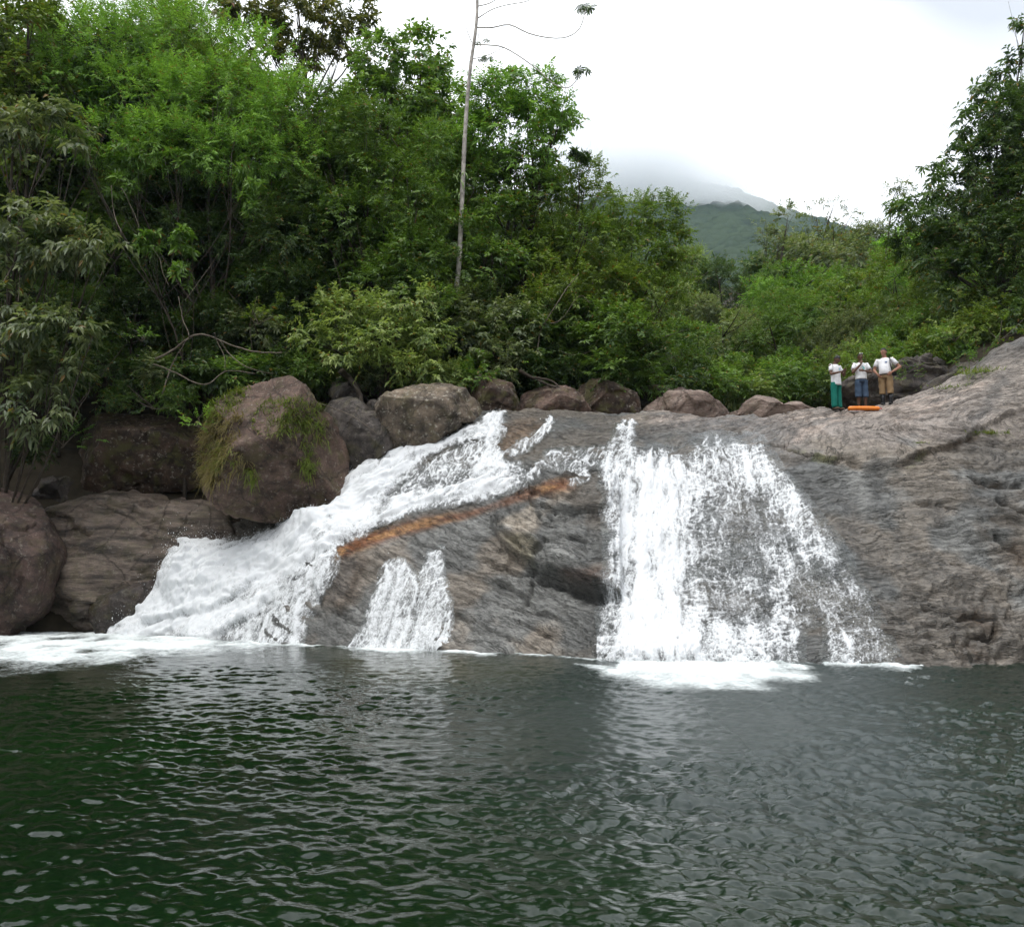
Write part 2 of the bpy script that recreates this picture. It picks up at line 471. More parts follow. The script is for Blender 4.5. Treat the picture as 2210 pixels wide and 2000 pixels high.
# ---- what the water covers: (outline, density, feather px)
FALL = [  # broad fall on the right
    ([(1340,905),(1385,898),(1372,930),(1362,960),(1395,990),(1310,1010),(1318,960)], 0.62, 12),
    ([(1310,985),(1400,985),(1490,962),(1560,948),(1640,950),(1665,985),(1700,1030),(1765,1110),(1830,1200),(1890,1310),(1945,1440),(1270,1440),(1300,1300),(1312,1100)], 0.36, 22),
    ([(1315,1000),(1400,985),(1480,975),(1490,1060),(1480,1200),(1500,1330),(1540,1440),(1310,1440),(1330,1300),(1335,1150)], 1.0, 34),
    ([(1330,1040),(1430,1000),(1470,1100),(1470,1250),(1520,1440),(1345,1440),(1350,1200)], 1.2, 40),
    ([(1470,968),(1560,950),(1640,952),(1690,1030),(1740,1100),(1790,1200),(1730,1230),(1680,1130),(1600,1050),(1500,1030)], 0.72, 34),
    ([(1500,960),(1600,948),(1650,965),(1640,1010),(1540,1010)], 0.85, 24),
    ([(1480,1320),(1560,1350),(1700,1340),(1735,1380),(1725,1440),(1480,1440)], 0.70, 26),
    ([(1780,1360),(1840,1370),(1860,1440),(1770,1440)], 0.66, 18),
    ([(1660,1180),(1700,1180),(1735,1330),(1720,1440),(1660,1440)], 0.66, 22),
]
FALL_HOLE = [([(1515,1290),(1550,1255),(1575,1280),(1610,1300),(1596,1345),(1550,1350),(1530,1335)], 0.10, 30),
             ([(1740,1365),(1770,1340),(1785,1400),(1790,1430),(1745,1432)], 0.26, 24),
             ([(1500,1060),(1600,1070),(1650,1160),(1640,1260),(1560,1240),(1500,1180)], 0.08, 40)]
CASC = [  # stream on the left with its side sheets
    ([(1052,896),(1088,890),(1086,930),(1072,965),(1085,990),(1112,1030),(1102,1058),(1040,1075),(1010,1040),(1040,985),(1045,940)], 0.85, 10),
    ([(740,1045),(800,985),(870,965),(960,945),(1050,915),(1055,935),(960,965),(900,1000),(860,1045),(840,1075),(900,1062),(1000,1040),(1060,1025),(1112,1030),(1100,1062),(1000,1080),(900,1098),(810,1135),(740,1178),(690,1200),(640,1240),(590,1300),(545,1345),(480,1385),(150,1400),(150,1345),(240,1300),(310,1300),(350,1250),(385,1200),(430,1165),(520,1170),(640,1130),(700,1105),(745,1100)], 1.05, 12),
    ([(740,1060),(800,1000),(860,985),(840,1060),(760,1130),(640,1200),(560,1270),(480,1330),(300,1370),(360,1280),(420,1200),(560,1170),(700,1120)], 1.35, 20),
    ([(850,1070),(880,1030),(960,985),(1050,940),(1062,960),(1020,1015),(960,1045),(900,1062)], 0.36, 10),
    ([(690,1195),(735,1180),(715,1240),(690,1300),(660,1345),(650,1400),(470,1390),(540,1340),(590,1290),(640,1235)], 0.62, 14),
    ([(835,1222),(870,1208),(895,1235),(905,1260),(930,1190),(955,1180),(955,1240),(975,1300),(968,1410),(755,1405),(790,1335)], 0.50, 9),
    ([(800,1330),(960,1325),(965,1412),(760,1408)], 0.68, 12),
    ([(838,1235),(875,1225),(880,1290),(860,1340),(810,1340)], 0.72, 9),
    ([(1180,975),(1320,965),(1325,1000),(1240,1020),(1175,1010)], 0.24, 18),
    ([(1225,1015),(1275,1010),(1270,1035),(1225,1045)], 0.30, 10),
    ([(1150,1008),(1180,990),(1165,1030),(1120,1060),(1105,1050)], 0.30, 9),
    ([(1190,900),(1200,915),(1165,955),(1105,985),(1085,975),(1140,945)], 0.40, 7),
    ([(1000,1010),(1120,1000),(1160,1030),(1110,1060),(1000,1080)], 0.32, 14),
]
def field(px, py, items, wob):
    D = np.zeros(np.shape(px))
    for poly, d, w in items:
        D = np.maximum(D, d * sstep(-w, w, poly_sd(px + wob, py + 0.7 * wob, poly)))
    return D

# ---- rock mesh
XS = np.arange(-19, 20.01, 0.20)
XS = np.unique(np.concatenate([np.arange(-19, -9.5, 0.10), np.arange(-9.5, 15.2, 0.038), np.arange(15.2, 20, 0.12)]))
YS = np.unique(np.concatenate([np.arange(15.5, 18.0, 0.25), np.arange(18.0, 28.6, 0.033), np.arange(28.6, 36.1, 0.25)]))
GX, GY = np.meshgrid(XS, YS)
RP, RN, RPX, RPY = surf(GX, GY, fine=True)
shp = GX.shape
X_, Y_, Z_ = GX, GY, RP[..., 2]
def srgb(r, g, b):
    f = lambda c: (c / 255 / 12.92) if c <= 10 else ((c / 255 + 0.055) / 1.055) ** 2.4
    return np.array([f(r), f(g), f(b)])
def lerp(a, b, t):
    t = np.asarray(t)[..., None] if np.ndim(a) > np.ndim(t) or np.ndim(b) > np.ndim(t) else t
    return a * (1 - t) + b * t
def rock_paint():
    px, py = to_px(RP)
    n1 = fbm(X_ * 0.55, Z_ * 0.6, Y_ * 0.4, 4, seed=101)
    n2 = fbm(X_ * 1.7, Z_ * 2.0, Y_, 4, seed=102)
    t = foliation(X_, Y_, Z_) + 0.18 * fbm(X_ * 0.6, Y_ * 0.6, Z_ * 0.6, 3, seed=21)
    st = perlin(t * 9, X_ * 0.8, Y_ * 0.5, 103) + 0.6 * perlin(t * 23, X_ * 1.5, Y_, 104)
    grey, warm = srgb(122,122,119), srgb(135,126,115)
    pale, dark, wetc = srgb(176,160,148), srgb(60,57,56), srgb(76,77,76)
    C = np.broadcast_to(grey, shp + (3,)).copy()
    C = lerp(C, np.broadcast_to(warm, C.shape), sstep(-0.15, 0.3, n1 + 0.35 * sstep(1780, 1950, px) + 0.25 * sstep(1010, 950, py)))
    C = C * (1 + 0.22 * sstep(1340, 1300, px) * sstep(1040, 1080, py))[..., None]
    # dry, pale, pinkish upper slab
    dry = sstep(985, 930, py + 30 * n2) * sstep(1560, 1680, px) + sstep(945, 915, py + 20 * n2) * sstep(1380, 1480, px)
    dry = np.clip(dry, 0, 1) * (1 - 0.35 * sstep(2040, 2200, px))
    C = lerp(C, np.broadcast_to(srgb(152,142,135), C.shape), 0.7 * dry)
    vein = np.zeros(shp)
    for pts, w in [([(1700,965),(1790,905),(1880,880),(1960,868),(2060,860)], 9), ([(1720,930),(1800,890),(1900,870)], 8),
                   ([(1420,898),(1520,900),(1620,905),(1700,890)], 14), ([(1560,930),(1650,915),(1760,890)], 8),
                   ([(1930,905),(2030,870),(2120,830)], 8), ([(1300,955),(1180,930)], 0.1)]:
        dd, _ = line_d(px + 14 * n2, py + 10 * n1, pts); vein = np.maximum(vein, np.exp(-(dd / (w * 1.4)) ** 2))
    C = lerp(C, np.broadcast_to(pale, C.shape), 0.85 * vein * sstep(-0.5, 0.3, st))
    # light wedge and facets on the central block
    wed = sstep(-6, 6, poly_sd(px + 6 * n2, py + 6 * n1, [(1072,1125),(1150,1082),(1165,1130),(1150,1150),(1100,1135)]))
    C = lerp(C, np.broadcast_to(srgb(178,166,150), C.shape), 0.75 * wed)
    olive = sstep(-8, 8, poly_sd(px + 8 * n2, py, [(1075,1150),(1140,1150),(1165,1180),(1150,1215),(1110,1185)]))
    C = lerp(C, np.broadcast_to(srgb(128,122,98), C.shape), 0.6 * olive)
    pink = sstep(-10, 10, poly_sd(px + 10 * n2, py + 8 * n1, [(1200,1228),(1300,1225),(1320,1250),(1290,1258),(1220,1240)]))
    C = lerp(C, np.broadcast_to(srgb(150,112,92), C.shape), 0.6 * pink)
    # wet rock: round the falls, seeps on the right
    wet = sstep(110, 30, -poly_sd(px + 25 * n1, py, FALL[1][0])) * 0.85
    wet = np.maximum(wet, sstep(60, 15, -poly_sd(px + 20 * n1, py, CASC[1][0])) * 0.8)
    wet = np.maximum(wet, sstep(-14, 14, poly_sd(px + 12 * n2, py + 8 * n1, [(1080,890),(1340,890),(1330,1045),(1240,1040),(1120,1062),(1040,1095),(880,1110),(1000,1010)])) * 0.8)
    for pts, w in [([(1890,1000),(1895,1080),(1930,1140),(1940,1200),(1960,1300)], 16), ([(2010,1090),(2020,1150),(2030,1215)], 18),
                   ([(2090,960),(2150,990),(2210,1020)], 40), ([(2120,1080),(2190,1120)], 40), ([(2165,820),(2130,880),(2100,915)], 14),
                   ([(2230,740),(2150,760),(2090,790)], 18), ([(1960,1290),(2040,1330),(2100,1400)], 55), ([(1870,1280),(1900,1420)], 35)]:
        dd, _ = line_d(px + 16 * n2, py, pts); wet = np.maximum(wet, 0.85 * np.exp(-(dd / w) ** 2))
    wet = np.maximum(wet, sstep(60, 5, 1432 - py + 25 * n1) * sstep(1000, 1250, px) * 0.6)
    wet = np.maximum(wet, sstep(1010, 1060, py) * sstep(1650, 1750, px) * np.clip(0.35 + 0.9 * n1, 0, 0.75))
    wet = np.clip(np.maximum(wet, 0.35 * sstep(1100, 1040, px) * sstep(1100, 1150, py)), 0, 1)
    C = C * (1 - 0.34 * wet)[..., None]
    C = lerp(C, np.broadcast_to(wetc, C.shape), 0.40 * wet)
    # brown wet patches by the lip and the shoulder under the orange stain
    for poly, col, a in [([(1085,905),(1180,905),(1185,930),(1130,970),(1070,985),(1060,960)], (120,98,76), 0.75),
                         ([(690,1205),(780,1170),(800,1215),(770,1290),(730,1330),(700,1290)], (92,76,62), 0.6),
                         ([(930,1100),(1030,1075),(1040,1100),(900,1145),(860,1150)], (100,84,68), 0.6),
                         ([(1150,985),(1240,960),(1240,985),(1160,1010)], (104,90,74), 0.5)]:
        C = lerp(C, np.broadcast_to(srgb(*col), C.shape), a * sstep(-12, 14, poly_sd(px + 16 * n2, py + 12 * n1, poly)))
    # dark mineral and algae streaks on the right
    brn = np.zeros(shp)
    for pts, w in [([(2140,1130),(2190,1190),(2215,1215)], 26), ([(2100,1330),(2150,1350)], 20), ([(2080,1400),(2120,1425)], 18),
                   ([(1960,985),(2060,965),(2110,945)], 10), ([(2110,1035),(2160,1045)], 10)]:
        dd, _ = line_d(px + 14 * n2, py + 10 * n1, pts); brn = np.maximum(brn, np.exp(-(dd / w) ** 2))
    C = lerp(C, np.broadcast_to(srgb(70,52,32), C.shape), 0.75 * brn * sstep(-0.3, 0.2, n2))
    # orange iron stain along the crest
    dd, tt = line_d(px + 3 * n2, py + 5 * n1 + 3 * n2, CREST)
    gap = 1 - 0.35 * sstep(0.50, 0.53, tt) * sstep(0.60, 0.57, tt)
    wid = 12 + 4 * np.sin(tt * 9)
    orn = np.exp(-(np.abs(dd) / wid) ** 3) * gap * sstep(0.0, 0.08, tt) * sstep(1.0, 0.85, tt)
    orn *= 0.72 + 0.28 * sstep(-0.5, 0.2, n1 + 0.4 * st)
    oc = lerp(np.broadcast_to(srgb(128,76,36), C.shape), np.broadcast_to(srgb(178,130,80), C.shape), sstep(-0.2, 0.7, np.sin(dd * 0.35 + 5 * n1)))
    C = lerp(C, oc, 0.9 * orn)
    # grain
    C = C * np.exp(0.24 * np.clip(st, -1.2, 1.2) + 0.28 * n2)[..., None]
    # lichen / moss in crevices
    mos = sstep(0.15, 0.4, n2) * (sstep(18, 4, line_d(px, py, [(1700,985),(1760,985),(1830,1000)])[0]) + 0.8 * sstep(16, 4, line_d(px, py, [(1960,1000),(2000,985)])[0]))
    C = lerp(C, np.broadcast_to(srgb(86,92,40), C.shape), 0.7 * np.clip(mos, 0, 1))
    # left bank under the boulders: damp earth
    lft = sstep(-6.5, -8.5, X_) * sstep(26.5, 28.5, Y_)
    C = lerp(C, np.broadcast_to(srgb(62,52,42), C.shape), lft)
    back = sstep(28.6, 29.6, Y_) * sstep(10, 6, X_)
    C = lerp(C, np.broadcast_to(srgb(96,84,72), C.shape), 0.7 * back)
    return np.clip(C * 0.86, 0.004, 0.8), np.clip(wet, 0, 1)
RC, RWET = rock_paint()

def rock_mat(name, attr=True, tint=(0.2, 0.17, 0.15), tint2=(0.1, 0.08, 0.07), moss=0.0, lichen=0.0, grain=(1, 1, 1), scale=1.0, wet=0.0):
    m, nt = new_mat(name); L = nt.links.new
    out = nd(nt, 'ShaderNodeOutputMaterial'); b = nd(nt, 'ShaderNodeBsdfPrincipled')
    tc = nd(nt, 'ShaderNodeTexCoord'); mp = nd(nt, 'ShaderNodeMapping'); mp.inputs['Scale'].default_value = grain
    L(tc.outputs['Object'], mp.inputs['Vector'])
    n1 = nd(nt, 'ShaderNodeTexNoise', Scale=9.0 * scale, Detail=4.0, Roughness=0.65); L(mp.outputs[0], n1.inputs['Vector'])
    n2 = nd(nt, 'ShaderNodeTexNoise', Scale=42.0 * scale, Detail=2.0, Roughness=0.7); L(mp.outputs[0], n2.inputs['Vector'])
    if attr:
        a = nd(nt, 'ShaderNodeAttribute', attribute_name='col'); col = a.outputs['Color']
        aw = nd(nt, 'ShaderNodeAttribute', attribute_name='wet')
    else:
        n3 = nd(nt, 'ShaderNodeTexNoise', Scale=1.6 * scale, Detail=4.0, Roughness=0.6); L(mp.outputs[0], n3.inputs['Vector'])
        r3 = nd(nt, 'ShaderNodeValToRGB'); r3.color_ramp.elements[0].position = 0.36; r3.color_ramp.elements[1].position = 0.64
        r3.color_ramp.elements[0].color = (*tint2, 1); r3.color_ramp.elements[1].color = (*tint, 1)
        L(n3.outputs['Fac'], r3.inputs['Fac']); col = r3.outputs['Color']
    mr = nd(nt, 'ShaderNodeMapRange'); mr.inputs[1].default_value = 0.28; mr.inputs[2].default_value = 0.72
    mr.inputs[3].default_value = 0.62; mr.inputs[4].default_value = 1.34; L(n1.outputs['Fac'], mr.inputs[0])
    mr2 = nd(nt, 'ShaderNodeMapRange'); mr2.inputs[1].default_value = 0.3; mr2.inputs[2].default_value = 0.7
    mr2.inputs[3].default_value = 0.70; mr2.inputs[4].default_value = 1.30; L(n2.outputs['Fac'], mr2.inputs[0])
    mu = nd(nt, 'ShaderNodeMath', operation='MULTIPLY'); L(mr.outputs[0], mu.inputs[0]); L(mr2.outputs[0], mu.inputs[1])
    mx = nd(nt, 'ShaderNodeMix', data_type='RGBA', blend_type='MULTIPLY'); mx.inputs[0].default_value = 1
    L(col, mx.inputs[6]); L(mu.outputs[0], mx.inputs[7]); col = mx.outputs[2]
    if lichen:
        n4 = nd(nt, 'ShaderNodeTexNoise', Scale=7.0 * scale, Detail=5.0, Roughness=0.7); L(tc.outputs['Object'], n4.inputs['Vector'])
        r4 = nd(nt, 'ShaderNodeMapRange'); r4.inputs[1].default_value = 0.57; r4.inputs[2].default_value = 0.63; r4.inputs[4].default_value = lichen
        L(n4.outputs['Fac'], r4.inputs[0])
        m4 = nd(nt, 'ShaderNodeMix', data_type='RGBA'); L(r4.outputs[0], m4.inputs[0]); L(col, m4.inputs[6]); m4.inputs[7].default_value = (0.36, 0.33, 0.27, 1)
        col = m4.outputs[2]
    if moss:
        n5 = nd(nt, 'ShaderNodeTexNoise', Scale=2.2 * scale, Detail=4.0, Roughness=0.62); L(tc.outputs['Object'], n5.inputs['Vector'])
        r5 = nd(nt, 'ShaderNodeMapRange'); r5.inputs[1].default_value = 0.50; r5.inputs[2].default_value = 0.62; r5.inputs[4].default_value = moss
        L(n5.outputs['Fac'], r5.inputs[0])
        m5 = nd(nt, 'ShaderNodeMix', data_type='RGBA'); L(r5.outputs[0], m5.inputs[0]); L(col, m5.inputs[6]); m5.inputs[7].default_value = (0.075, 0.07, 0.018, 1)
        col = m5.outputs[2]
    ghei = None
    if not attr:      # a few open joints across the boulder
        wv = nd(nt, 'ShaderNodeMix', data_type='VECTOR'); wv.inputs[0].default_value = 0.22
        L(tc.outputs['Object'], wv.inputs[4]); L(n1.outputs['Color'], wv.inputs[5])
        vo = nd(nt, 'ShaderNodeTexVoronoi', feature='DISTANCE_TO_EDGE', Scale=0.95 * scale); L(wv.outputs[1], vo.inputs['Vector'])
        vr = nd(nt, 'ShaderNodeMapRange'); vr.inputs[1].default_value = 0.0; vr.inputs[2].default_value = 0.022; vr.inputs[3].default_value = 0.30; vr.inputs[4].default_value = 1.0
        L(vo.outputs['Distance'], vr.inputs[0])
        vm = nd(nt, 'ShaderNodeMix', data_type='RGBA', blend_type='MULTIPLY'); vm.inputs[0].default_value = 0.8
        L(col, vm.inputs[6]); L(vr.outputs[0], vm.inputs[7]); col = vm.outputs[2]
        ghei = vr.outputs[0]
    if attr:
        ga = nd(nt, 'ShaderNodeAttribute', attribute_name='grain')
        sx = nd(nt, 'ShaderNodeSeparateXYZ'); L(tc.outputs['Object'], sx.inputs[0])
        fac = None
        for k, (fg, fx, wd, amt) in enumerate(((3.2, 0.55, 0.014, 0.85), (8.0, 1.5, 0.03, 0.65), (22.0, 4.5, 0.07, 0.45))):
            mg = nd(nt, 'ShaderNodeMath', operation='MULTIPLY'); L(ga.outputs['Fac'], mg.inputs[0]); mg.inputs[1].default_value = fg
            mxx = nd(nt, 'ShaderNodeMath', operation='MULTIPLY'); L(sx.outputs[0], mxx.inputs[0]); mxx.inputs[1].default_value = fx
            myy = nd(nt, 'ShaderNodeMath', operation='MULTIPLY'); L(sx.outputs[1], myy.inputs[0]); myy.inputs[1].default_value = fx
            cv = nd(nt, 'ShaderNodeCombineXYZ'); L(mg.outputs[0], cv.inputs[0]); L(mxx.outputs[0], cv.inputs[1]); L(myy.outputs[0], cv.inputs[2])
            ng = nd(nt, 'ShaderNodeTexNoise', Scale=1.0, Detail=3.0, Roughness=0.6); L(cv.outputs[0], ng.inputs['Vector'])
            sb = nd(nt, 'ShaderNodeMath', operation='SUBTRACT'); L(ng.outputs['Fac'], sb.inputs[0]); sb.inputs[1].default_value = 0.42
            ab = nd(nt, 'ShaderNodeMath', operation='ABSOLUTE'); L(sb.outputs[0], ab.inputs[0])
            rr_ = nd(nt, 'ShaderNodeMapRange'); rr_.inputs[1].default_value = 0.0; rr_.inputs[2].default_value = wd; rr_.inputs[3].default_value = 1 - amt; rr_.inputs[4].default_value = 1.0
            L(ab.outputs[0], rr_.inputs[0])
            if fac is None: fac = rr_.outputs[0]
            else:
                mm_ = nd(nt, 'ShaderNodeMath', operation='MULTIPLY'); L(fac, mm_.inputs[0]); L(rr_.outputs[0], mm_.inputs[1]); fac = mm_.outputs[0]
        mc = nd(nt, 'ShaderNodeMix', data_type='RGBA', blend_type='MULTIPLY'); mc.inputs[0].default_value = 0.85
        L(col, mc.inputs[6]); L(fac, mc.inputs[7]); col = mc.outputs[2]
        ghei = fac
    L(col, b.inputs['Base Color'])
    if attr:
        rr = nd(nt, 'ShaderNodeMapRange'); rr.inputs[3].default_value = 0.66; rr.inputs[4].default_value = 0.22; L(aw.outputs['Fac'], rr.inputs[0])
        L(rr.outputs[0], b.inputs['Roughness'])
    else:
        b.inputs['Roughness'].default_value = 0.75 - 0.45 * wet
    b.inputs['Specular IOR Level'].default_value = 0.45
    ad = nd(nt, 'ShaderNodeMath', operation='MULTIPLY_ADD'); L(n2.outputs['Fac'], ad.inputs[0]); ad.inputs[1].default_value = 0.35; L(n1.outputs['Fac'], ad.inputs[2])
    if ghei is not None:
        a2 = nd(nt, 'ShaderNodeMath', operation='MULTIPLY_ADD'); L(ghei, a2.inputs[0]); a2.inputs[1].default_value = 0.6; L(ad.outputs[0], a2.inputs[2]); ad = a2
    bp = nd(nt, 'ShaderNodeBump', Strength=0.8, Distance=0.05 / scale); L(ad.outputs[0], bp.inputs['Height']); L(bp.outputs[0], b.inputs['Normal'])
    L(b.outputs[0], out.inputs['Surface'])
    return m
M_ROCK = rock_mat('wet_banded_rock', grain=(0.55, 0.55, 1.7))
rock = new_obj('rock_terrain', RP.reshape(-1, 3), grid_faces(shp[1], shp[0]), M_ROCK, smooth=False,
               attrs={'wet': RWET.ravel(), 'grain': (foliation(X_, Y_, Z_) + 0.18 * fbm(X_ * 0.6, Y_ * 0.6, Z_ * 0.6, 3, seed=21)).ravel()}, cols={'col': RC.reshape(-1, 3)})
tag(rock, 'grey and pinkish sloping rock shelf under the waterfall', kind='structure')

# ================================================================== WATER OF THE FALLS
def water_mat(veil=False):
    m, nt = new_mat('spray_water' if veil else 'white_water'); L = nt.links.new
    out = nd(nt, 'ShaderNodeOutputMaterial')
    at_ = nd(nt, 'ShaderNodeAttribute', attribute_name='foam')
    tc = nd(nt, 'ShaderNodeTexCoord')
    nz = nd(nt, 'ShaderNodeTexNoise', Scale=24.0, Detail=3.0, Roughness=0.7); L(tc.outputs['Object'], nz.inputs['Vector'])
    ad = nd(nt, 'ShaderNodeMath', operation='MULTIPLY_ADD'); L(nz.outputs['Fac'], ad.inputs[0]); ad.inputs[1].default_value = 1.3
    L(at_.outputs['Fac'], ad.inputs[2])
    mr = nd(nt, 'ShaderNodeMapRange', interpolation_type='SMOOTHSTEP'); mr.inputs[1].default_value = 0.62; mr.inputs[2].default_value = 1.52
    L(ad.outputs[0], mr.inputs[0])
    df = nd(nt, 'ShaderNodeBsdfDiffuse'); df.inputs['Color'].default_value = (0.80, 0.82, 0.84, 1)
    tl = nd(nt, 'ShaderNodeBsdfTranslucent'); tl.inputs['Color'].default_value = (0.88, 0.92, 0.95, 1)
    gl = nd(nt, 'ShaderNodeBsdfGlossy', Roughness=0.18)
    m1 = nd(nt, 'ShaderNodeMixShader'); m1.inputs[0].default_value = 0.12; L(df.outputs[0], m1.inputs[1]); L(tl.outputs[0], m1.inputs[2])
    bp = nd(nt, 'ShaderNodeBump', Strength=0.35, Distance=0.03); L(nz.outputs['Fac'], bp.inputs['Height'])
    L(bp.outputs[0], df.inputs['Normal']); L(bp.outputs[0], gl.inputs['Normal'])
    tr = nd(nt, 'ShaderNodeBsdfTransparent'); tr.inputs['Color'].default_value = (0.93, 0.96, 0.96, 1)
    fr = nd(nt, 'ShaderNodeFresnel', IOR=1.33); L(bp.outputs[0], fr.inputs['Normal'])
    m0 = nd(nt, 'ShaderNodeMixShader'); L(fr.outputs[0], m0.inputs[0]); L(tr.outputs[0], m0.inputs[1]); L(gl.outputs[0], m0.inputs[2])
    m2 = nd(nt, 'ShaderNodeMixShader'); L(mr.outputs[0], m2.inputs[0]); L(m0.outputs[0], m2.inputs[1]); L(m1.outputs[0], m2.inputs[2])
    if veil:
        m1.inputs[0].default_value = 0.5; tr.inputs['Color'].default_value = (1, 1, 1, 1); L(tr.outputs[0], m2.inputs[1])
    L(m2.outputs[0], out.inputs['Surface'])
    return m
M_WATER = water_mat()

def keep_faces(V, F, attrs, mask):
    """drop quads whose corners all fail the mask, then unused vertices"""
    F = F[mask[F].any(axis=1)]
    used = np.zeros(len(V), bool); used[F] = True
    idx = np.cumsum(used) - 1
    return V[used], idx[F], {k: a[used] for k, a in attrs.items()}

def build_fall():
    xs = np.arange(1.9, 9.2, 0.024); ys = np.arange(17.8, 26.8, 0.021)
    GX, GY = np.meshgrid(xs, ys)
    P, N, px, py = surf(GX, GY)
    px, py = to_px(P)
    wob = 20 * fbm(GX * 1.1, P[..., 2] * 0.9, 0.0, 4, seed=5)
    D = field(px, py, FALL, wob)
    D = D * (1 - 0.28 * sstep(1030, 950, py + 1.5 * wob) * sstep(1390, 1430, px)) * (1 - 0.18 * sstep(1060, 985, py + 2 * wob))
    D = D * (1 - 0.30 * sstep(1520, 1700, px) * sstep(1030, 1130, py)) * (1 - 0.15 * sstep(1480, 1540, px))
    D = D - sum(h * sstep(-w, w, poly_sd(px + wob, py + wob, p)) for p, h, w in FALL_HOLE)
    u = (px - 1440) / (py - 250) * 9.4; v = np.hypot(px - 1440, py - 250) / 85.0
    wu = 0.10 * fbm(u * 2, v * 2, 0.5, 2, seed=81); wv = 0.16 * fbm(u * 1.7, v * 1.7, 3.5, 2, seed=82)
    S = fbm((u + wu) * 4.6, v * 0.8, 0, 4, seed=83)
    C = fbm(u * 1.1, v * 0.9, 0, 3, seed=84)
    def web(fu, fv, sd_):
        a = np.abs(perlin((u + wu) * fu, (v + wv) * fv, 0, sd_))
        return np.clip(1 - a * 7.0, 0, 1)
    Wb = np.maximum(web(1.9, 3.6, 85), np.maximum(0.8 * web(4.1, 7.5, 86), 0.7 * web(8, 12, 88)))
    fine = fbm((u + wu) * 16, (v + wv) * 7, 0, 3, seed=87)
    str2 = fbm((u + wu) * 24, v * 3.2, 0, 2, seed=89)
    lowD = sstep(1.05, 0.35, D)
    q = D * 0.80 + 0.46 * S * (0.35 + np.minimum(D, 1)) + 0.34 * C * lowD + 0.30 * fine + 0.22 * str2 + 0.46 * Wb * lowD * sstep(0.05, 0.3, D) - 0.06
    foam = np.clip(q, 0, 1.15) * sstep(0.02, 0.30, D)
    thick = 0.02 + 0.09 * np.clip(D, 0, 1.2) + 0.06 * np.clip(D, 0, 1.2) * (S + 0.4 * fine) + 0.02 * Wb * lowD
    hit = sstep(1380, 1440, py) * np.clip(D, 0, 1.3)
    thick = thick + 0.25 * hit * (0.5 + 0.6 * fine)
    V = P + N * np.maximum(thick, 0.012)[..., None]
    V = V.reshape(-1, 3); D_ = D.ravel(); 
    V, F, A = keep_faces(V, grid_faces(len(xs), len(ys)), {'foam': foam.ravel()}, (D_ > 0.06) & (V[:, 2] > -0.25))
    o = new_obj('waterfall_water', V, F, M_WATER, attrs=A)
    tag(o, 'broad white waterfall sliding down the rock face into the pool', kind='structure')
    return V, A['foam']
FALL_V, FALL_F = build_fall()

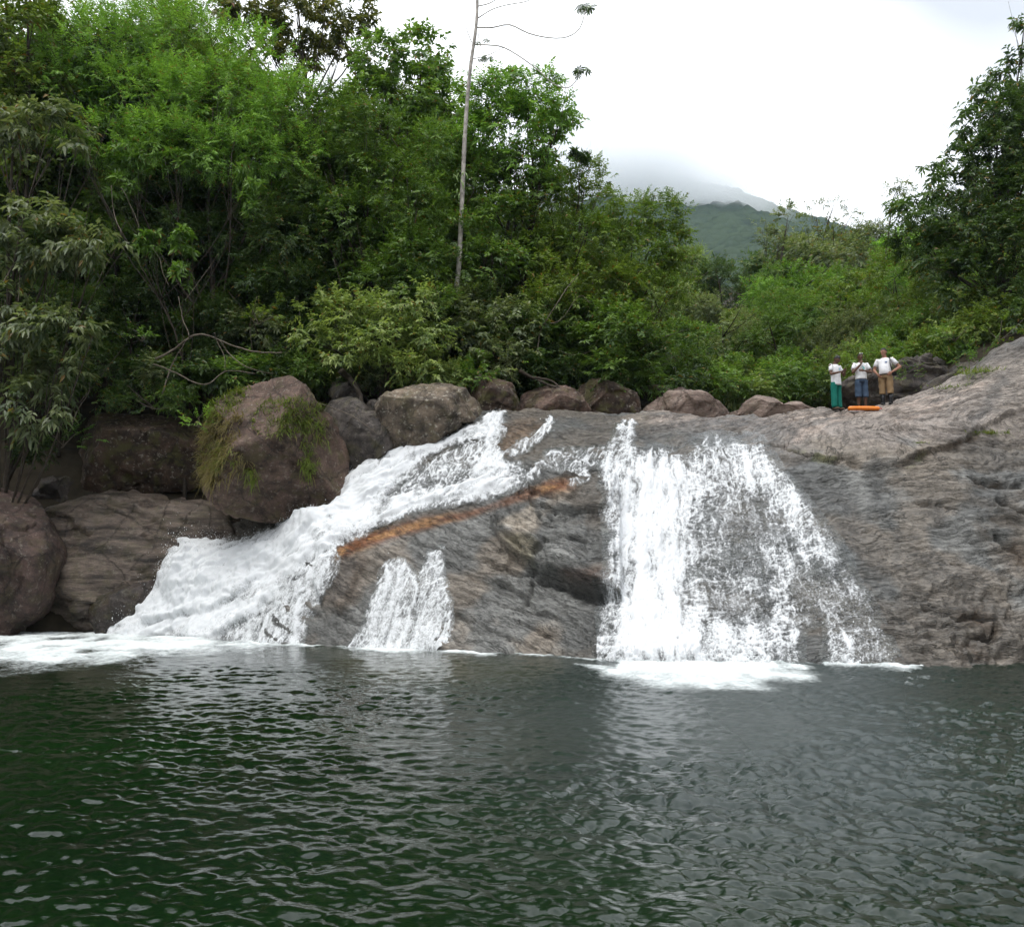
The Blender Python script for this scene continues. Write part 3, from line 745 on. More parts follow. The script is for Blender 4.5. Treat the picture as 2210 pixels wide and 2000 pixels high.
def build_cascade():
    xs = np.arange(-13.5, 2.75, 0.028); ys = np.arange(21.2, 28.6, 0.024)
    GX, GY = np.meshgrid(xs, ys)
    P, N, px, py = surf(GX, GY)
    px, py = to_px(P)
    X, Z = P[..., 0], P[..., 2]
    wob = 9 * fbm(GX * 1.5, GY * 1.4, 0.0, 3, seed=6)
    D = field(px, py, CASC, wob)
    core = sstep(0.85, 1.25, D)
    side = poly_sd(px, py, CASC[1][0]) < -14           # thin sheets run straight down the rock
    ang = R(32)
    u1 = (px * math.sin(ang) + py * math.cos(ang)) / 75.0; v1 = (px * math.cos(ang) - py * math.sin(ang)) / 75.0
    u = np.where(side, px / 78.0 + 0.25 * py / 78.0, u1); v = np.where(side, py / 78.0, v1)
    wu = 0.12 * fbm(u * 2, v * 2, 0.5, 2, seed=91); wv = 0.15 * fbm(u * 1.7, v * 1.7, 3.5, 2, seed=92)
    S = fbm((u + wu) * 4.4, v * 0.8, 0, 4, seed=93)
    fine = fbm((u + wu) * 12, (v + wv) * 7, 0, 3, seed=97)
    Wb = np.clip(1 - 8.0 * np.abs(perlin((u + wu) * 3.4, (v + wv) * 2.6, 0, 95)), 0, 1)
    Wb = np.maximum(Wb, 0.8 * np.clip(1 - 7 * np.abs(perlin((u + wu) * 8, (v + wv) * 5.4, 0, 96)), 0, 1))
    lowD = sstep(0.95, 0.35, D)
    q = D * 0.86 + 0.42 * S * (0.3 + np.minimum(D, 1)) + 0.28 * fine + 0.50 * Wb * lowD - 0.08
    foam = np.clip(q, 0, 1.15) * sstep(0.02, 0.15, D)
    iso = sstep(760, 520, px)
    bill = fbm(u * 1.6, v * 0.7, 0, 3, seed=98); bill2 = lerp(fbm((u + wu) * 5.5, v * 1.1, 0, 3, seed=99), fbm(X * 3.6, GY * 3.6, Z * 3.6, 3, seed=99), 0.35 * iso); b3 = fbm((u + wu) * 13, v * 4, 0, 2, seed=100)
    lowz = sstep(1140, 1250, py) * sstep(720, 560, px)
    Dm = np.clip(D, 0, 1.3)
    mound = 0.42 * np.exp(-((px - 405) / 60) ** 2 - ((py - 1225) / 55) ** 2) + 0.18 * np.exp(-((px - 250) / 50) ** 2 - ((py - 1335) / 30) ** 2) + 0.35 * np.exp(-((px - 690) / 60) ** 2 - ((py - 1135) / 40) ** 2)
    edge = sstep(0.25, 0.9, D)
    thick = 0.02 + 0.06 * Dm + edge * core * (0.14 + 0.14 * bill + 0.065 * bill2 + 0.03 * b3) * (1 + 0.8 * lowz) + 0.05 * Dm * S + 0.03 * foam + mound * edge * (1 + 0.55 * fbm(X * 2.1, GY * 2.1, Z * 2.1, 3, seed=105)) + iso * edge * core * (0.045 * np.abs(fbm(X * 6, GY * 6, Z * 6, 2, seed=106)) + 0.035 * np.abs(fbm(X * 14, GY * 14, Z * 14, 2, seed=107)) - 0.03) + 0.04 * edge * bill2
    V = P + N * np.maximum(thick, 0.012)[..., None]
    V[..., 2] += 0.25 * mound * edge
    V = V.reshape(-1, 3)
    V, F, A = keep_faces(V, grid_faces(len(xs), len(ys)), {'foam': foam.ravel(), 'dens': D.ravel()}, (D.ravel() > 0.06) & (V[:, 2] > -0.3))
    o = new_obj('cascade_water', V, F, M_WATER, attrs=A)
    tag(o, 'foaming white cascade rushing down left beside the boulders', kind='structure')
    return V, A['foam'], A['dens']
CASC_V, CASC_F, CASC_D = build_cascade()

def build_spray():
    rng = np.random.default_rng(11)
    px, py = to_px(CASC_V)
    w = CASC_F * (0.12 + 1.0 * sstep(1300, 1180, py) * sstep(520, 420, px) + 0.9 * ((CASC_D > 0.3) & (CASC_D < 1.0)) * sstep(760, 600, px)
                  + 0.5 * ((CASC_D > 0.3) & (CASC_D < 1.0)) * sstep(1000, 900, px) + 0.6 * sstep(360, 300, px))
    w *= CASC_V[:, 2] > -0.05
    w *= (px > 170) 
    i = rng.choice(len(CASC_V), 11000, p=w / w.sum())
    h = rng.exponential(0.07, len(i)) * (1 + 1.1 * (px[i] < 560))
    P1 = CASC_V[i] + np.stack([rng.normal(0, 0.10, len(i)) - 0.3 * h, rng.normal(0, 0.05, len(i)) - 0.15 * h, h], 1)
    px2, py2 = to_px(FALL_V)
    w2 = FALL_F * (0.15 + 1.6 * sstep(1390, 1432, py2) + 0.7 * sstep(1355, 1310, px2) * (px2 < 1360)) * (FALL_V[:, 2] > -0.02)
    j = rng.choice(len(FALL_V), 3200, p=w2 / w2.sum())
    h2 = rng.exponential(0.05, len(j))
    P2 = FALL_V[j] + np.stack([rng.normal(0, 0.05, len(j)), -h2 * 0.8, h2 * 0.8], 1)
    P = np.concatenate([P1, P2]); n = len(P)
    r = np.clip(rng.lognormal(math.log(0.0052), 0.5, n), 0.003, 0.02)
    base = np.array([[1,0,0],[0,1,0],[-1,0,0],[0,-1,0],[0,0,1.3],[0,0,-1.3]])
    V = (P[:, None] + r[:, None, None] * base[None] * rng.uniform(0.7, 1.3, (n, 6, 1))).reshape(-1, 3)
    f = np.array([[0,1,4],[1,2,4],[2,3,4],[3,0,4],[1,0,5],[2,1,5],[3,2,5],[0,3,5]])
    F = (np.arange(n)[:, None, None] * 6 + f[None]).reshape(-1, 3)
    o = new_obj('water_spray', V, F, simple_mat('spray_drops', (0.92, 0.94, 0.95), 0.4, 0.4))
    tag(o, 'white drops of spray flying off the cascade', kind='stuff')
build_spray()

# ================================================================== POOL
def ocean(N, Lm, peak, spread, seed, wind):
    rng = np.random.default_rng(seed)
    k1 = 2 * np.pi * np.fft.fftfreq(N, Lm / N)
    kx, ky = np.meshgrid(k1, k1)
    k = np.hypot(kx, ky); k[0, 0] = 1
    kp = 2 * np.pi / peak
    S = np.exp(-1.2 * (kp / k) ** 2) / k ** 4.0 * np.exp(-(k / (2 * np.pi / 0.07)) ** 2)
    c = (kx * wind[0] + ky * wind[1]) / k
    S *= (1 - spread) * np.abs(c) ** 2 + spread
    S[0, 0] = 0
    h = np.sqrt(S) * (rng.normal(size=(N, N)) + 1j * rng.normal(size=(N, N)))
    H = np.fft.ifft2(h)
    dx = np.fft.ifft2(-1j * kx / k * h); dy = np.fft.ifft2(-1j * ky / k * h)
    sl = np.real(np.fft.ifft2(1j * ky * h))
    s = 1.0 / (np.std(sl) + 1e-12)                   # unit rms slope
    return [np.real(a) * s for a in (H, dx, dy)]
def samp(a, x, y, Lm):
    N = a.shape[0]
    u = (x / Lm * N) % N; v = (y / Lm * N) % N
    i = np.floor(u).astype(int) % N; j = np.floor(v).astype(int) % N
    fu, fv = u - np.floor(u), v - np.floor(v)
    i1, j1 = (i + 1) % N, (j + 1) % N
    return (a[j, i] * (1 - fu) + a[j, i1] * fu) * (1 - fv) + (a[j1, i] * (1 - fu) + a[j1, i1] * fu) * fv

def pool_mat():
    m, nt = new_mat('pool_surface'); L = nt.links.new
    out = nd(nt, 'ShaderNodeOutputMaterial')
    b = nd(nt, 'ShaderNodeBsdfPrincipled', Roughness=0.03, IOR=1.42)
    b.inputs['Specular IOR Level'].default_value = 0.5
    tc = nd(nt, 'ShaderNodeTexCoord')
    n0 = nd(nt, 'ShaderNodeTexNoise', Scale=0.25, Detail=3.0); L(tc.outputs['Object'], n0.inputs['Vector'])
    r0 = nd(nt, 'ShaderNodeValToRGB')
    r0.color_ramp.elements[0].position = 0.35; r0.color_ramp.elements[0].color = (0.0022, 0.0095, 0.0028, 1)
    r0.color_ramp.elements[1].position = 0.70; r0.color_ramp.elements[1].color = (0.0045, 0.0175, 0.0042, 1)
    L(n0.outputs['Fac'], r0.inputs['Fac'])
    sh = nd(nt, 'ShaderNodeAttribute', attribute_name='shallow')
    ms = nd(nt, 'ShaderNodeMix', data_type='RGBA'); L(sh.outputs['Fac'], ms.inputs[0]); L(r0.outputs['Color'], ms.inputs[6]); ms.inputs[7].default_value = (0.035, 0.040, 0.018, 1)
    ri0 = nd(nt, 'ShaderNodeAttribute', attribute_name='ripple_sheen')
    ma = nd(nt, 'ShaderNodeMix', data_type='RGBA'); L(ri0.outputs['Fac'], ma.inputs[0]); L(ms.outputs[2], ma.inputs[6]); ma.inputs[7].default_value = (0.036, 0.048, 0.046, 1)   # paler grey on the right: silvery sky reflection painted into the base colour
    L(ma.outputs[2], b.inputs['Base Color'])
    mp = nd(nt, 'ShaderNodeMapping'); mp.inputs['Scale'].default_value = (1.0, 1.5, 1.0); mp.inputs['Rotation'].default_value = (0, 0, 0.35)
    L(tc.outputs['Object'], mp.inputs['Vector'])
    n1 = nd(nt, 'ShaderNodeTexNoise', Scale=14.0, Detail=4.0, Roughness=0.55, Distortion=0.4); L(mp.outputs[0], n1.inputs['Vector'])
    bp = nd(nt, 'ShaderNodeBump', Strength=0.16, Distance=0.02); L(n1.outputs['Fac'], bp.inputs['Height']); L(bp.outputs[0], b.inputs['Normal'])
    ri = nd(nt, 'ShaderNodeAttribute', attribute_name='ripple_sheen')
    rg = nd(nt, 'ShaderNodeMapRange'); rg.inputs[3].default_value = 0.03; rg.inputs[4].default_value = 0.32; L(ri.outputs['Fac'], rg.inputs[0]); L(rg.outputs[0], b.inputs['Roughness'])
    fa = nd(nt, 'ShaderNodeAttribute', attribute_name='foam')
    n2 = nd(nt, 'ShaderNodeTexNoise', Scale=9.0, Detail=6.0, Roughness=0.65); L(tc.outputs['Object'], n2.inputs['Vector'])
    ad = nd(nt, 'ShaderNodeMath', operation='MULTIPLY_ADD'); L(n2.outputs['Fac'], ad.inputs[0]); ad.inputs[1].default_value = 0.8; L(fa.outputs['Fac'], ad.inputs[2])
    mr = nd(nt, 'ShaderNodeMapRange', interpolation_type='SMOOTHSTEP'); mr.inputs[1].default_value = 0.60; mr.inputs[2].default_value = 1.42; L(ad.outputs[0], mr.inputs[0])
    gate = nd(nt, 'ShaderNodeMapRange'); gate.inputs[1].default_value = 0.01; gate.inputs[2].default_value = 0.12; L(fa.outputs['Fac'], gate.inputs[0])
    mm = nd(nt, 'ShaderNodeMath', operation='MULTIPLY'); L(mr.outputs[0], mm.inputs[0]); L(gate.outputs[0], mm.inputs[1])
    df = nd(nt, 'ShaderNodeBsdfDiffuse'); df.inputs['Color'].default_value = (0.78, 0.83, 0.83, 1)
    bp2 = nd(nt, 'ShaderNodeBump', Strength=0.5, Distance=0.06); L(n2.outputs['Fac'], bp2.inputs['Height']); L(bp2.outputs[0], df.inputs['Normal'])
    mx = nd(nt, 'ShaderNodeMixShader'); L(mm.outputs[0], mx.inputs[0]); L(b.outputs[0], mx.inputs[1]); L(df.outputs[0], mx.inputs[2])
    L(mx.outputs[0], out.inputs['Surface'])
    return m
POOL_FOAM = [
    ([(-400,1350),(0,1345),(200,1340),(330,1330),(480,1372),(620,1385),(560,1400),(400,1412),(280,1425),(120,1435),(-400,1440)], 0.86, 12),
    ([(-400,1400),(150,1410),(330,1412),(300,1432),(150,1445),(0,1455),(-400,1455)], 0.55, 16),
    ([(480,1372),(640,1386),(700,1390),(680,1396),(560,1396)], 1.0, 4),
    ([(755,1392),(960,1400),(1060,1406),(1060,1413),(960,1410),(830,1405),(750,1402)], 1.0, 4),
    ([(1060,1405),(1200,1413),(1300,1424),(1300,1428),(1200,1418),(1060,1411)], 0.75, 3),
    ([(1300,1415),(1600,1415),(1780,1425),(1700,1440),(1660,1452),(1560,1462),(1420,1462),(1330,1448)], 1.15, 10),
    ([(1260,1438),(1420,1440),(1700,1440),(1760,1462),(1660,1484),(1480,1490),(1340,1468)], 0.88, 14),
    ([(1780,1422),(1990,1432),(1985,1440),(1900,1444),(1790,1438)], 0.95, 4),
]
def build_pool():
    ys = [1.6]
    while ys[-1] < 33: ys.append(ys[-1] * 1.0042)
    ys = np.array(ys)
    a = np.concatenate([np.linspace(-2.2, -0.70, 40)[:-1], np.linspace(-0.70, 0.70, 490), np.linspace(0.70, 2.2, 40)[1:]])
    GY, GA = np.meshgrid(ys, a, indexing='ij')
    GX = GA * GY
    H1, X1, Y1 = ocean(512, 13.7, 0.62, 0.40, 4, (0.35, 0.94))
    H2, X2, Y2 = ocean(512, 5.9, 0.20, 0.5, 8, (0.75, 0.66))
    gust = 0.6 + 0.75 * sstep(-0.35, 0.4, fbm(GX * 0.22, GY * 0.16, 0, 3, seed=120))
    far = (sstep(26, 10, GY) * 0.35 + 0.65) * (0.85 + 0.25 * sstep(-2, 4, GX))
    s1, s2 = 0.150 * gust * far, 0.11 * gust * far
    s2 = s2 * (1 + 0.9 * sstep(-2, 4, GX) * sstep(4, 9, GY)); s1 = s1 * (1 - 0.25 * sstep(9, 5, GY))
    Z = s1 * samp(H1, GX, GY, 13.7) + s2 * samp(H2, GX + 0.3 * GY, GY, 5.9)
    DX = 1.0 * (s1 * samp(X1, GX, GY, 13.7) + s2 * samp(X2, GX + 0.3 * GY, GY, 5.9))
    DY = 1.0 * (s1 * samp(Y1, GX, GY, 13.7) + s2 * samp(Y2, GX + 0.3 * GY, GY, 5.9))
    P0 = np.stack([GX, GY, np.zeros_like(GX)], -1)
    px, py = to_px(P0)
    wob = 10 * fbm(GX * 0.8, GY * 0.5, 0, 3, seed=121)
    foam = np.zeros(GX.shape)
    for poly, d, w in POOL_FOAM:
        foam = np.maximum(foam, d * sstep(-1.5 * w, 1.5 * w, poly_sd(px + 5 * wob, py + 1.0 * wob, poly)))
    tex = fbm(GX * 1.1, GY * 0.55, 0, 4, seed=122) + 0.7 * (1 - 3.0 * np.abs(perlin(GX * 0.9 + 0.5 * wob / 10, GY * 0.6, 0, 123)))
    foam = np.clip(foam * (0.80 + 0.42 * tex), 0, 1.3)
    spot = 0.45 * sstep(0.48, 0.7, fbm(GX * 1.5, GY * 0.6, 2, 4, seed=124)) * sstep(1700, 1900, px) * sstep(1560, 1500, py) * sstep(1440, 1470, py)
    foam = np.maximum(foam, spot)
    Z = Z + 0.10 * np.clip(foam, 0, 1) * (0.4 + 0.5 * fbm(GX * 2.2, GY * 1.6, 0, 4, seed=125))
    shallow = 0.8 * sstep(-20, 25, poly_sd(px, py, [(700,1400),(1050,1412),(1250,1425),(1150,1480),(850,1470),(720,1440)])) 
    V = np.stack([GX + DX, GY + DY, Z], -1).reshape(-1, 3)
    o = new_obj('pool_water', V, grid_faces(len(a), len(ys)), M_POOL, attrs={'foam': foam.ravel(), 'shallow': shallow.ravel(), 'ripple_sheen': (sstep(-3.5, 4.5, GX + 1.2 * fbm(GX * 0.3, GY * 0.2, 0, 2, seed=126)) * sstep(4, 9, GY) * (1 - 0.7 * sstep(0.40, 0.56, GX / GY))).ravel()})
    tag(o, 'dark green rippled water of the pool below the falls', kind='structure')
    # calm remainder of the pool out of the frame
    v = [(-60,-40,-0.06),(60,-40,-0.06),(60,36,-0.06),(-60,36,-0.06)]
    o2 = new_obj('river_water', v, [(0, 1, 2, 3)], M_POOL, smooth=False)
    tag(o2, 'dark water of the river around the pool', kind='structure')
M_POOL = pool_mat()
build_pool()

# ================================================================== BOULDERS
def ico(sub):
    t = (1 + 5 ** 0.5) / 2
    V = [(-1,t,0),(1,t,0),(-1,-t,0),(1,-t,0),(0,-1,t),(0,1,t),(0,-1,-t),(0,1,-t),(t,0,-1),(t,0,1),(-t,0,-1),(-t,0,1)]
    F = [(0,11,5),(0,5,1),(0,1,7),(0,7,10),(0,10,11),(1,5,9),(5,11,4),(11,10,2),(10,7,6),(7,1,8),(3,9,4),(3,4,2),(3,2,6),(3,6,8),(3,8,9),(4,9,5),(2,4,11),(6,2,10),(8,6,7),(9,8,1)]
    V = [np.array(v) / np.linalg.norm(v) for v in V]
    for _ in range(sub):
        mid, F2 = {}, []
        def m(a, b):
            k = (min(a, b), max(a, b))
            if k not in mid:
                p = V[a] + V[b]; V.append(p / np.linalg.norm(p)); mid[k] = len(V) - 1
            return mid[k]
        for a, b, c in F:
            ab, bc, ca = m(a, b), m(b, c), m(c, a)
            F2 += [(a, ab, ca), (b, bc, ab), (c, ca, bc), (ab, bc, ca)]
        F = F2
    return np.array(V), np.array(F)
ICO = {k: ico(k) for k in (2, 3, 4, 5)}

def boulder(name, outline, Y, depth, mat, label, sub=5, seed=0, flat=0.6, rough=1.2, strata=0.0, facets=6, tilt=0.0, cat='boulder', lean=0.0, planes=()):
    """a rock whose outline in elevation was measured on the photo; it has its own distance, size and depth"""
    rng = np.random.default_rng(seed + 500)
    pts = np.array([at(px, py, Y) for px, py in outline])
    c = np.array([(pts[:, 0].min() + pts[:, 0].max()) / 2, Y, (pts[:, 2].min() + pts[:, 2].max()) / 2])
    rel = pts - c
    ang = np.arctan2(rel[:, 2], rel[:, 0]); rad = np.hypot(rel[:, 0], rel[:, 2])
    o = np.argsort(ang); ang, rad = ang[o], rad[o]
    ang = np.concatenate([ang - 2 * np.pi, ang, ang + 2 * np.pi]); rad = np.tile(rad, 3)
    d, F = ICO[sub]
    th = np.arctan2(d[:, 2], d[:, 0]); rho = np.hypot(d[:, 0], d[:, 2])
    Rr = np.interp(th, ang, rad)
    rr = rho ** flat
    x, z = Rr * np.cos(th) * rr, Rr * np.sin(th) * rr
    y = depth * np.sign(d[:, 1]) * np.abs(d[:, 1]) ** 0.85
    y = y + lean * z + tilt * x
    S = max(Rr.mean(), 0.3)
    V = np.stack([x, y, z], 1)
    # knock flat facets off
    for k in range(facets):
        n = rng.normal(size=3) * np.array([0.55, 1, 0.55]); n[1] = -abs(n[1]) - 0.35; n /= np.linalg.norm(n)
        h = (V @ n); lim = np.quantile(h, rng.uniform(0.84, 0.95))
        ex = np.maximum(h - lim, 0)
        V = V - np.outer(ex * 0.85, n)
    if not planes and strata == 0:      # every loose boulder has its own split faces
        planes = [((rng.uniform(-0.35, 0.35), -0.45, 0.85), rng.uniform(0.66, 0.78)), ((rng.choice([-1, 1]) * rng.uniform(0.45, 0.8), -0.65, rng.uniform(-0.1, 0.35)), rng.uniform(0.52, 0.7)),
                  ((rng.uniform(-0.3, 0.3), -0.9, rng.uniform(-0.5, -0.1)), rng.uniform(0.55, 0.7))]
    for n, keep in planes:
        n = np.array(n, float); n /= np.linalg.norm(n)
        h = V @ n; V = V - np.outer(np.maximum(h - keep * h.max(), 0) * 0.94, n)
    nn = d
    q = V + c
    dis = 0.06 * S * fbm(q[:, 0] * 1.1 / S, q[:, 1] * 1.1 / S, q[:, 2] * 1.1 / S, 3, seed=seed)
    dis += rough * (0.035 * fbm(q[:, 0] * 3.1, q[:, 1] * 3.1, q[:, 2] * 3.1, 4, seed=seed + 7))
    wq = 0.3 * fbm(q[:, 0] * 1.2, q[:, 1] * 1.2, q[:, 2] * 1.2, 2, seed=seed + 11)
    dis += (0.050 * S + 0.02) * facet_disp(q[:, 0] * 1.5 / S + wq + seed, q[:, 2] * 1.6 / S + 0.6 * q[:, 1] / S - wq, 40 + seed) + 0.022 * facet_disp(q[:, 0] * 3.1 - wq, q[:, 2] * 3.4 + 2 * q[:, 1] + wq, 80 + seed)
    if strata:
        t = q[:, 2] * 1.0 + 0.22 * q[:, 0] + 0.35 * fbm(q[:, 0] * 0.8, q[:, 1] * 0.8, q[:, 2] * 0.8, 3, seed=seed + 3)
        saw = np.mod(t * 2.6, 1.0); led = np.where(saw < 0.85, saw / 0.85, (1 - saw) / 0.15) - 0.5
        dis += strata * (0.09 * led * sstep(-0.2, 0.3, perlin(q[:, 0], q[:, 2], 0.5, seed + 4)) + 0.05 * perlin(t * 7, q[:, 0] * 0.8, q[:, 1], seed + 5) + 0.02 * perlin(t * 19, q[:, 0] * 1.5, q[:, 1], seed + 6))
    V = V + nn * dis[:, None]
    zb = V[:, 2].min()
    ob = new_obj(name, V - np.array([0, 0, zb]), F, mat)
    ob.location = (float(c[0]), float(c[1]), float(c[2] + zb))
    tag(ob, label, cat)
    return ob
s_ = lambda r, g, b: tuple(srgb(r * 0.91, g * 0.885, b * 0.87))
MB_PURPLE = rock_mat('purple_brown_rock', False, s_(94,76,70), s_(52,41,37), moss=0.25, lichen=0.25)
MB_BROWN = rock_mat('mossy_brown_rock', False, s_(98,79,66), s_(52,41,32), moss=0.8, lichen=0.5)
MB_RED = rock_mat('reddish_rock', False, s_(118,98,88), s_(68,53,44), moss=0.45, lichen=0.3)
MB_GREY = rock_mat('dark_grey_rock', False, s_(96,90,86), s_(52,48,46), moss=0.35, lichen=0.2)
MB_TAN = rock_mat('tan_lichen_rock', False, s_(140,127,111), s_(72,66,59), moss=0.35, lichen=0.9)
MB_SLAB = rock_mat('pale_pink_rock', False, s_(152,136,127), s_(104,89,80), moss=0.2, lichen=0.4, grain=(0.7, 0.7, 2.0))
MB_GRAIN = rock_mat('grained_river_rock', False, s_(124,112,102), s_(46,38,32), moss=0.25, lichen=0.2, grain=(0.45, 0.6, 2.6), wet=0.4)
MB_DARK = rock_mat('wet_dark_rock', False, s_(70,60,54), s_(36,30,28), moss=0.3, lichen=0.15, wet=0.7)

boulder('boulder', [(-180,1060),(-60,1030),(15,1028),(45,1045),(75,1085),(105,1130),(130,1175),(138,1215),(120,1260),(95,1310),(60,1350),(0,1385),(-120,1390),(-230,1300),(-240,1150)],
        26.2, 1.7, MB_PURPLE, 'smooth purplish brown boulder at the far left edge of the pool', seed=1)
boulder('rock_ledge', [(70,1110),(150,1078),(230,1062),(280,1066),(350,1085),(430,1085),(500,1110),(540,1180),(500,1240),(420,1260),(350,1300),(300,1355),(150,1370),(40,1365),(30,1250)],
        28.0, 1.7, MB_GRAIN, 'wood-grained grey brown rock ledge between left boulder and cascade', seed=2, strata=1.6, flat=0.6, lean=0.35, cat='rock')
boulder('boulder', [(185,1345),(200,1310),(232,1272),(290,1258),(345,1255),(352,1290),(330,1340),(270,1370),(200,1372)],
        26.7, 0.55, MB_DARK, 'low wet black rock at the foot of the wood-grained ledge', seed=3, sub=4, cat='rock')
boulder('boulder', [(150,1000),(165,930),(200,893),(270,885),(350,898),(430,910),(455,960),(440,1040),(350,1062),(260,1082),(190,1070),(150,1040)],
        29.6, 1.6, MB_BROWN, 'dark mossy brown boulder under the overhanging bushes', seed=4)
boulder('boulder', [(65,1060),(80,1035),(120,1030),(165,1045),(175,1070),(150,1090),(90,1090)],
        29.0, 0.5, MB_DARK, 'small dark boulder half hidden behind the left boulder', seed=5, sub=4)
boulder('boulder', [(540,812),(590,800),(630,806),(668,840),(700,880),(735,920),(752,960),(750,1010),(755,1060),(752,1105),(700,1115),(640,1105),(580,1135),(520,1120),(460,1075),(425,1030),(415,985),(425,930),(455,880),(500,845)],
        25.9, 2.0, MB_RED, 'large reddish brown peaked boulder with grass tufts on its face', seed=6, flat=0.5, facets=3, lean=0.18,
        planes=[((-0.25, -0.8, 0.55), 0.52), ((0.8, -0.6, 0.12), 0.50), ((-0.1, -0.95, -0.15), 0.60), ((0.15, -0.75, -0.65), 0.48), ((-0.75, -0.65, 0.1), 0.6)])
boulder('boulder', [(690,860),(720,850),(760,856),(800,885),(835,925),(855,965),(845,990),(800,1005),(760,1020),(720,1030),(690,990)],
        27.2, 1.1, MB_GREY, 'smooth dark grey boulder wedged behind the grassy boulder', seed=7)
boulder('boulder', [(815,880),(850,845),(900,828),(950,823),(990,832),(1020,850),(1045,880),(1040,905),(1000,915),(960,935),(920,965),(870,975),(830,960),(812,920)],
        27.0, 1.3, MB_TAN, 'tan lichen-spotted boulder with dark undercut beside the top of the cascade', seed=8, facets=4, flat=0.55, planes=[((0.05, -0.55, 0.83), 0.66), ((-0.1, -0.9, -0.42), 0.55), ((0.75, -0.6, 0.2), 0.72)])
boulder('boulder', [(1000,850),(1010,815),(1040,805),(1080,815),(1110,845),(1122,880),(1110,905),(1040,905),(1000,890)],
        28.6, 0.9, MB_BROWN, 'moss-topped brown boulder right of the tan boulder', seed=9)
boulder('boulder', [(1030,790),(1045,762),(1070,755),(1100,770),(1115,800),(1105,830),(1050,835)],
        30.6, 0.8, MB_BROWN, 'small rusty mossy boulder higher up under the bushes', seed=10, sub=4)
boulder('boulder', [(1118,885),(1125,850),(1150,838),(1190,834),(1230,842),(1262,862),(1272,890),(1250,912),(1130,912)],
        29.4, 1.0, MB_RED, 'low rounded reddish boulder on the lip of the falls', seed=11)
boulder('boulder', [(1240,860),(1250,832),(1280,822),(1320,822),(1355,838),(1380,865),(1385,895),(1350,915),(1250,912)],
        30.2, 1.0, MB_BROWN, 'brown mossy lump of rock second in the row above the falls', seed=12, facets=8)
boulder('boulder', [(1350,860),(1375,836),(1410,834),(1450,842),(1500,855),(1530,880),(1480,905),(1370,905)],
        32.0, 1.0, MB_PURPLE, 'flat dark purplish boulder behind the pale dome of rock', seed=13)
boulder('boulder', [(1380,893),(1400,868),(1440,856),(1490,854),(1540,866),(1572,885),(1580,897),(1540,910),(1400,910)],
        29.4, 1.1, MB_SLAB, 'pale pinkish dome-shaped boulder on the lip of the falls', seed=14, rough=0.6)
boulder('rock_slab', [(1560,893),(1600,882),(1680,878),(1740,880),(1775,890),(1760,905),(1580,908)],
        29.0, 1.2, MB_SLAB, 'long low pale slab level with the feet of the people', seed=15, rough=0.5, cat='rock', sub=4)
boulder('rock_ledge', [(1790,880),(1800,845),(1850,812),(1900,795),(1960,785),(2010,772),(2060,768),(2110,778),(2150,800),(2120,850),(2050,880),(1900,890)],
        31.3, 1.3, MB_GREY, 'dark layered ledge of rock behind the three people', seed=16, strata=2.0, cat='rock', facets=10)
boulder('rock_ledge', [(1990,850),(2010,822),(2060,805),(2110,785),(2150,768),(2190,760),(2220,800),(2150,850),(2060,870)],
        28.6, 0.8, MB_GREY, 'grey rock step with a fern at the upper right of the slope', seed=17, strata=1.6, cat='rock', sub=4)
boulder('boulder', [(1600,872),(1612,868),(1628,870),(1632,880),(1600,882)], 33.0, 0.25, MB_DARK, 'tiny dark stone on the river bed behind the pale slab', seed=18, sub=3, cat='stone')
boulder('boulder', [(785,872),(800,862),(820,868),(828,885),(810,895),(788,890)], 27.6, 0.3, MB_GREY, 'small rounded stone between the grey and tan boulders', seed=19, sub=3, cat='stone')
boulder('boulder', [(700,830),(730,822),(760,840),(785,865),(790,890),(760,885),(720,860)], 28.6, 0.7, MB_GREY, 'weathered grey rock behind the dark grey boulder', seed=20, sub=4)

# ================================================================== HILLSIDE, MOUNTAIN
def hill_z(X, Y):
    X, Y = np.asarray(X, float), np.asarray(Y, float)
    xc = 3.5 + 0.22 * (Y - 28)
    left = 3.6 + 0.52 * (np.minimum(Y, 33) - 28) + 0.95 * np.clip(Y - 33, 0, 18) + 0.28 * np.maximum(0, -X - 9) + 0.2 * np.maximum(Y - 51, 0)
    bed = 6.6 + 0.03 * (Y - 28) + 0.30 * np.maximum(0, Y - 43)
    right = 6.8 + 0.62 * np.clip(X - 12 - 0.10 * (Y - 30), 0, 16) + 0.05 * (Y - 30) + 0.28 * np.maximum(0, Y - 43)
    z = lerp(left, bed, sstep(-7, -2, X - xc + 3.5))
    z = np.maximum(z, lerp(np.full_like(z, -50), right, sstep(8, 10, X)))
    return z + 0.35 * fbm(X * 0.3, Y * 0.3, 0, 3, seed=200) - 0.5 * sstep(33, 29, Y) - 1.6 * np.maximum(0, 29.5 - Y)
def ground_z(X, Y):
    """top of whatever ground is there"""
    h = float(hill_z(X, Y))
    if -18 < X < 18 and 16 < Y < 35.5: h = max(h, float(base_h(X, Y)))
    return h
M_SOIL = simple_mat('leaf_litter_soil', (0.035, 0.028, 0.018), 0.9, 0.2, 0.5, 3.0, 0.6)
gx, gy = np.meshgrid(np.concatenate([np.arange(-260, -70, 12.0), np.arange(-70, 95, 0.9), np.arange(95, 420, 12.0)]), np.concatenate([np.arange(25.5, 60, 0.7), np.arange(60, 130, 2.0), np.arange(130, 500, 12.0)]))
hill = new_obj('forest_hillside_ground', np.stack([gx, gy, hill_z(gx, gy)], -1).reshape(-1, 3), grid_faces(gx.shape[1], gx.shape[0]), M_SOIL)
tag(hill, 'shaded forest floor rising behind the river', kind='structure')
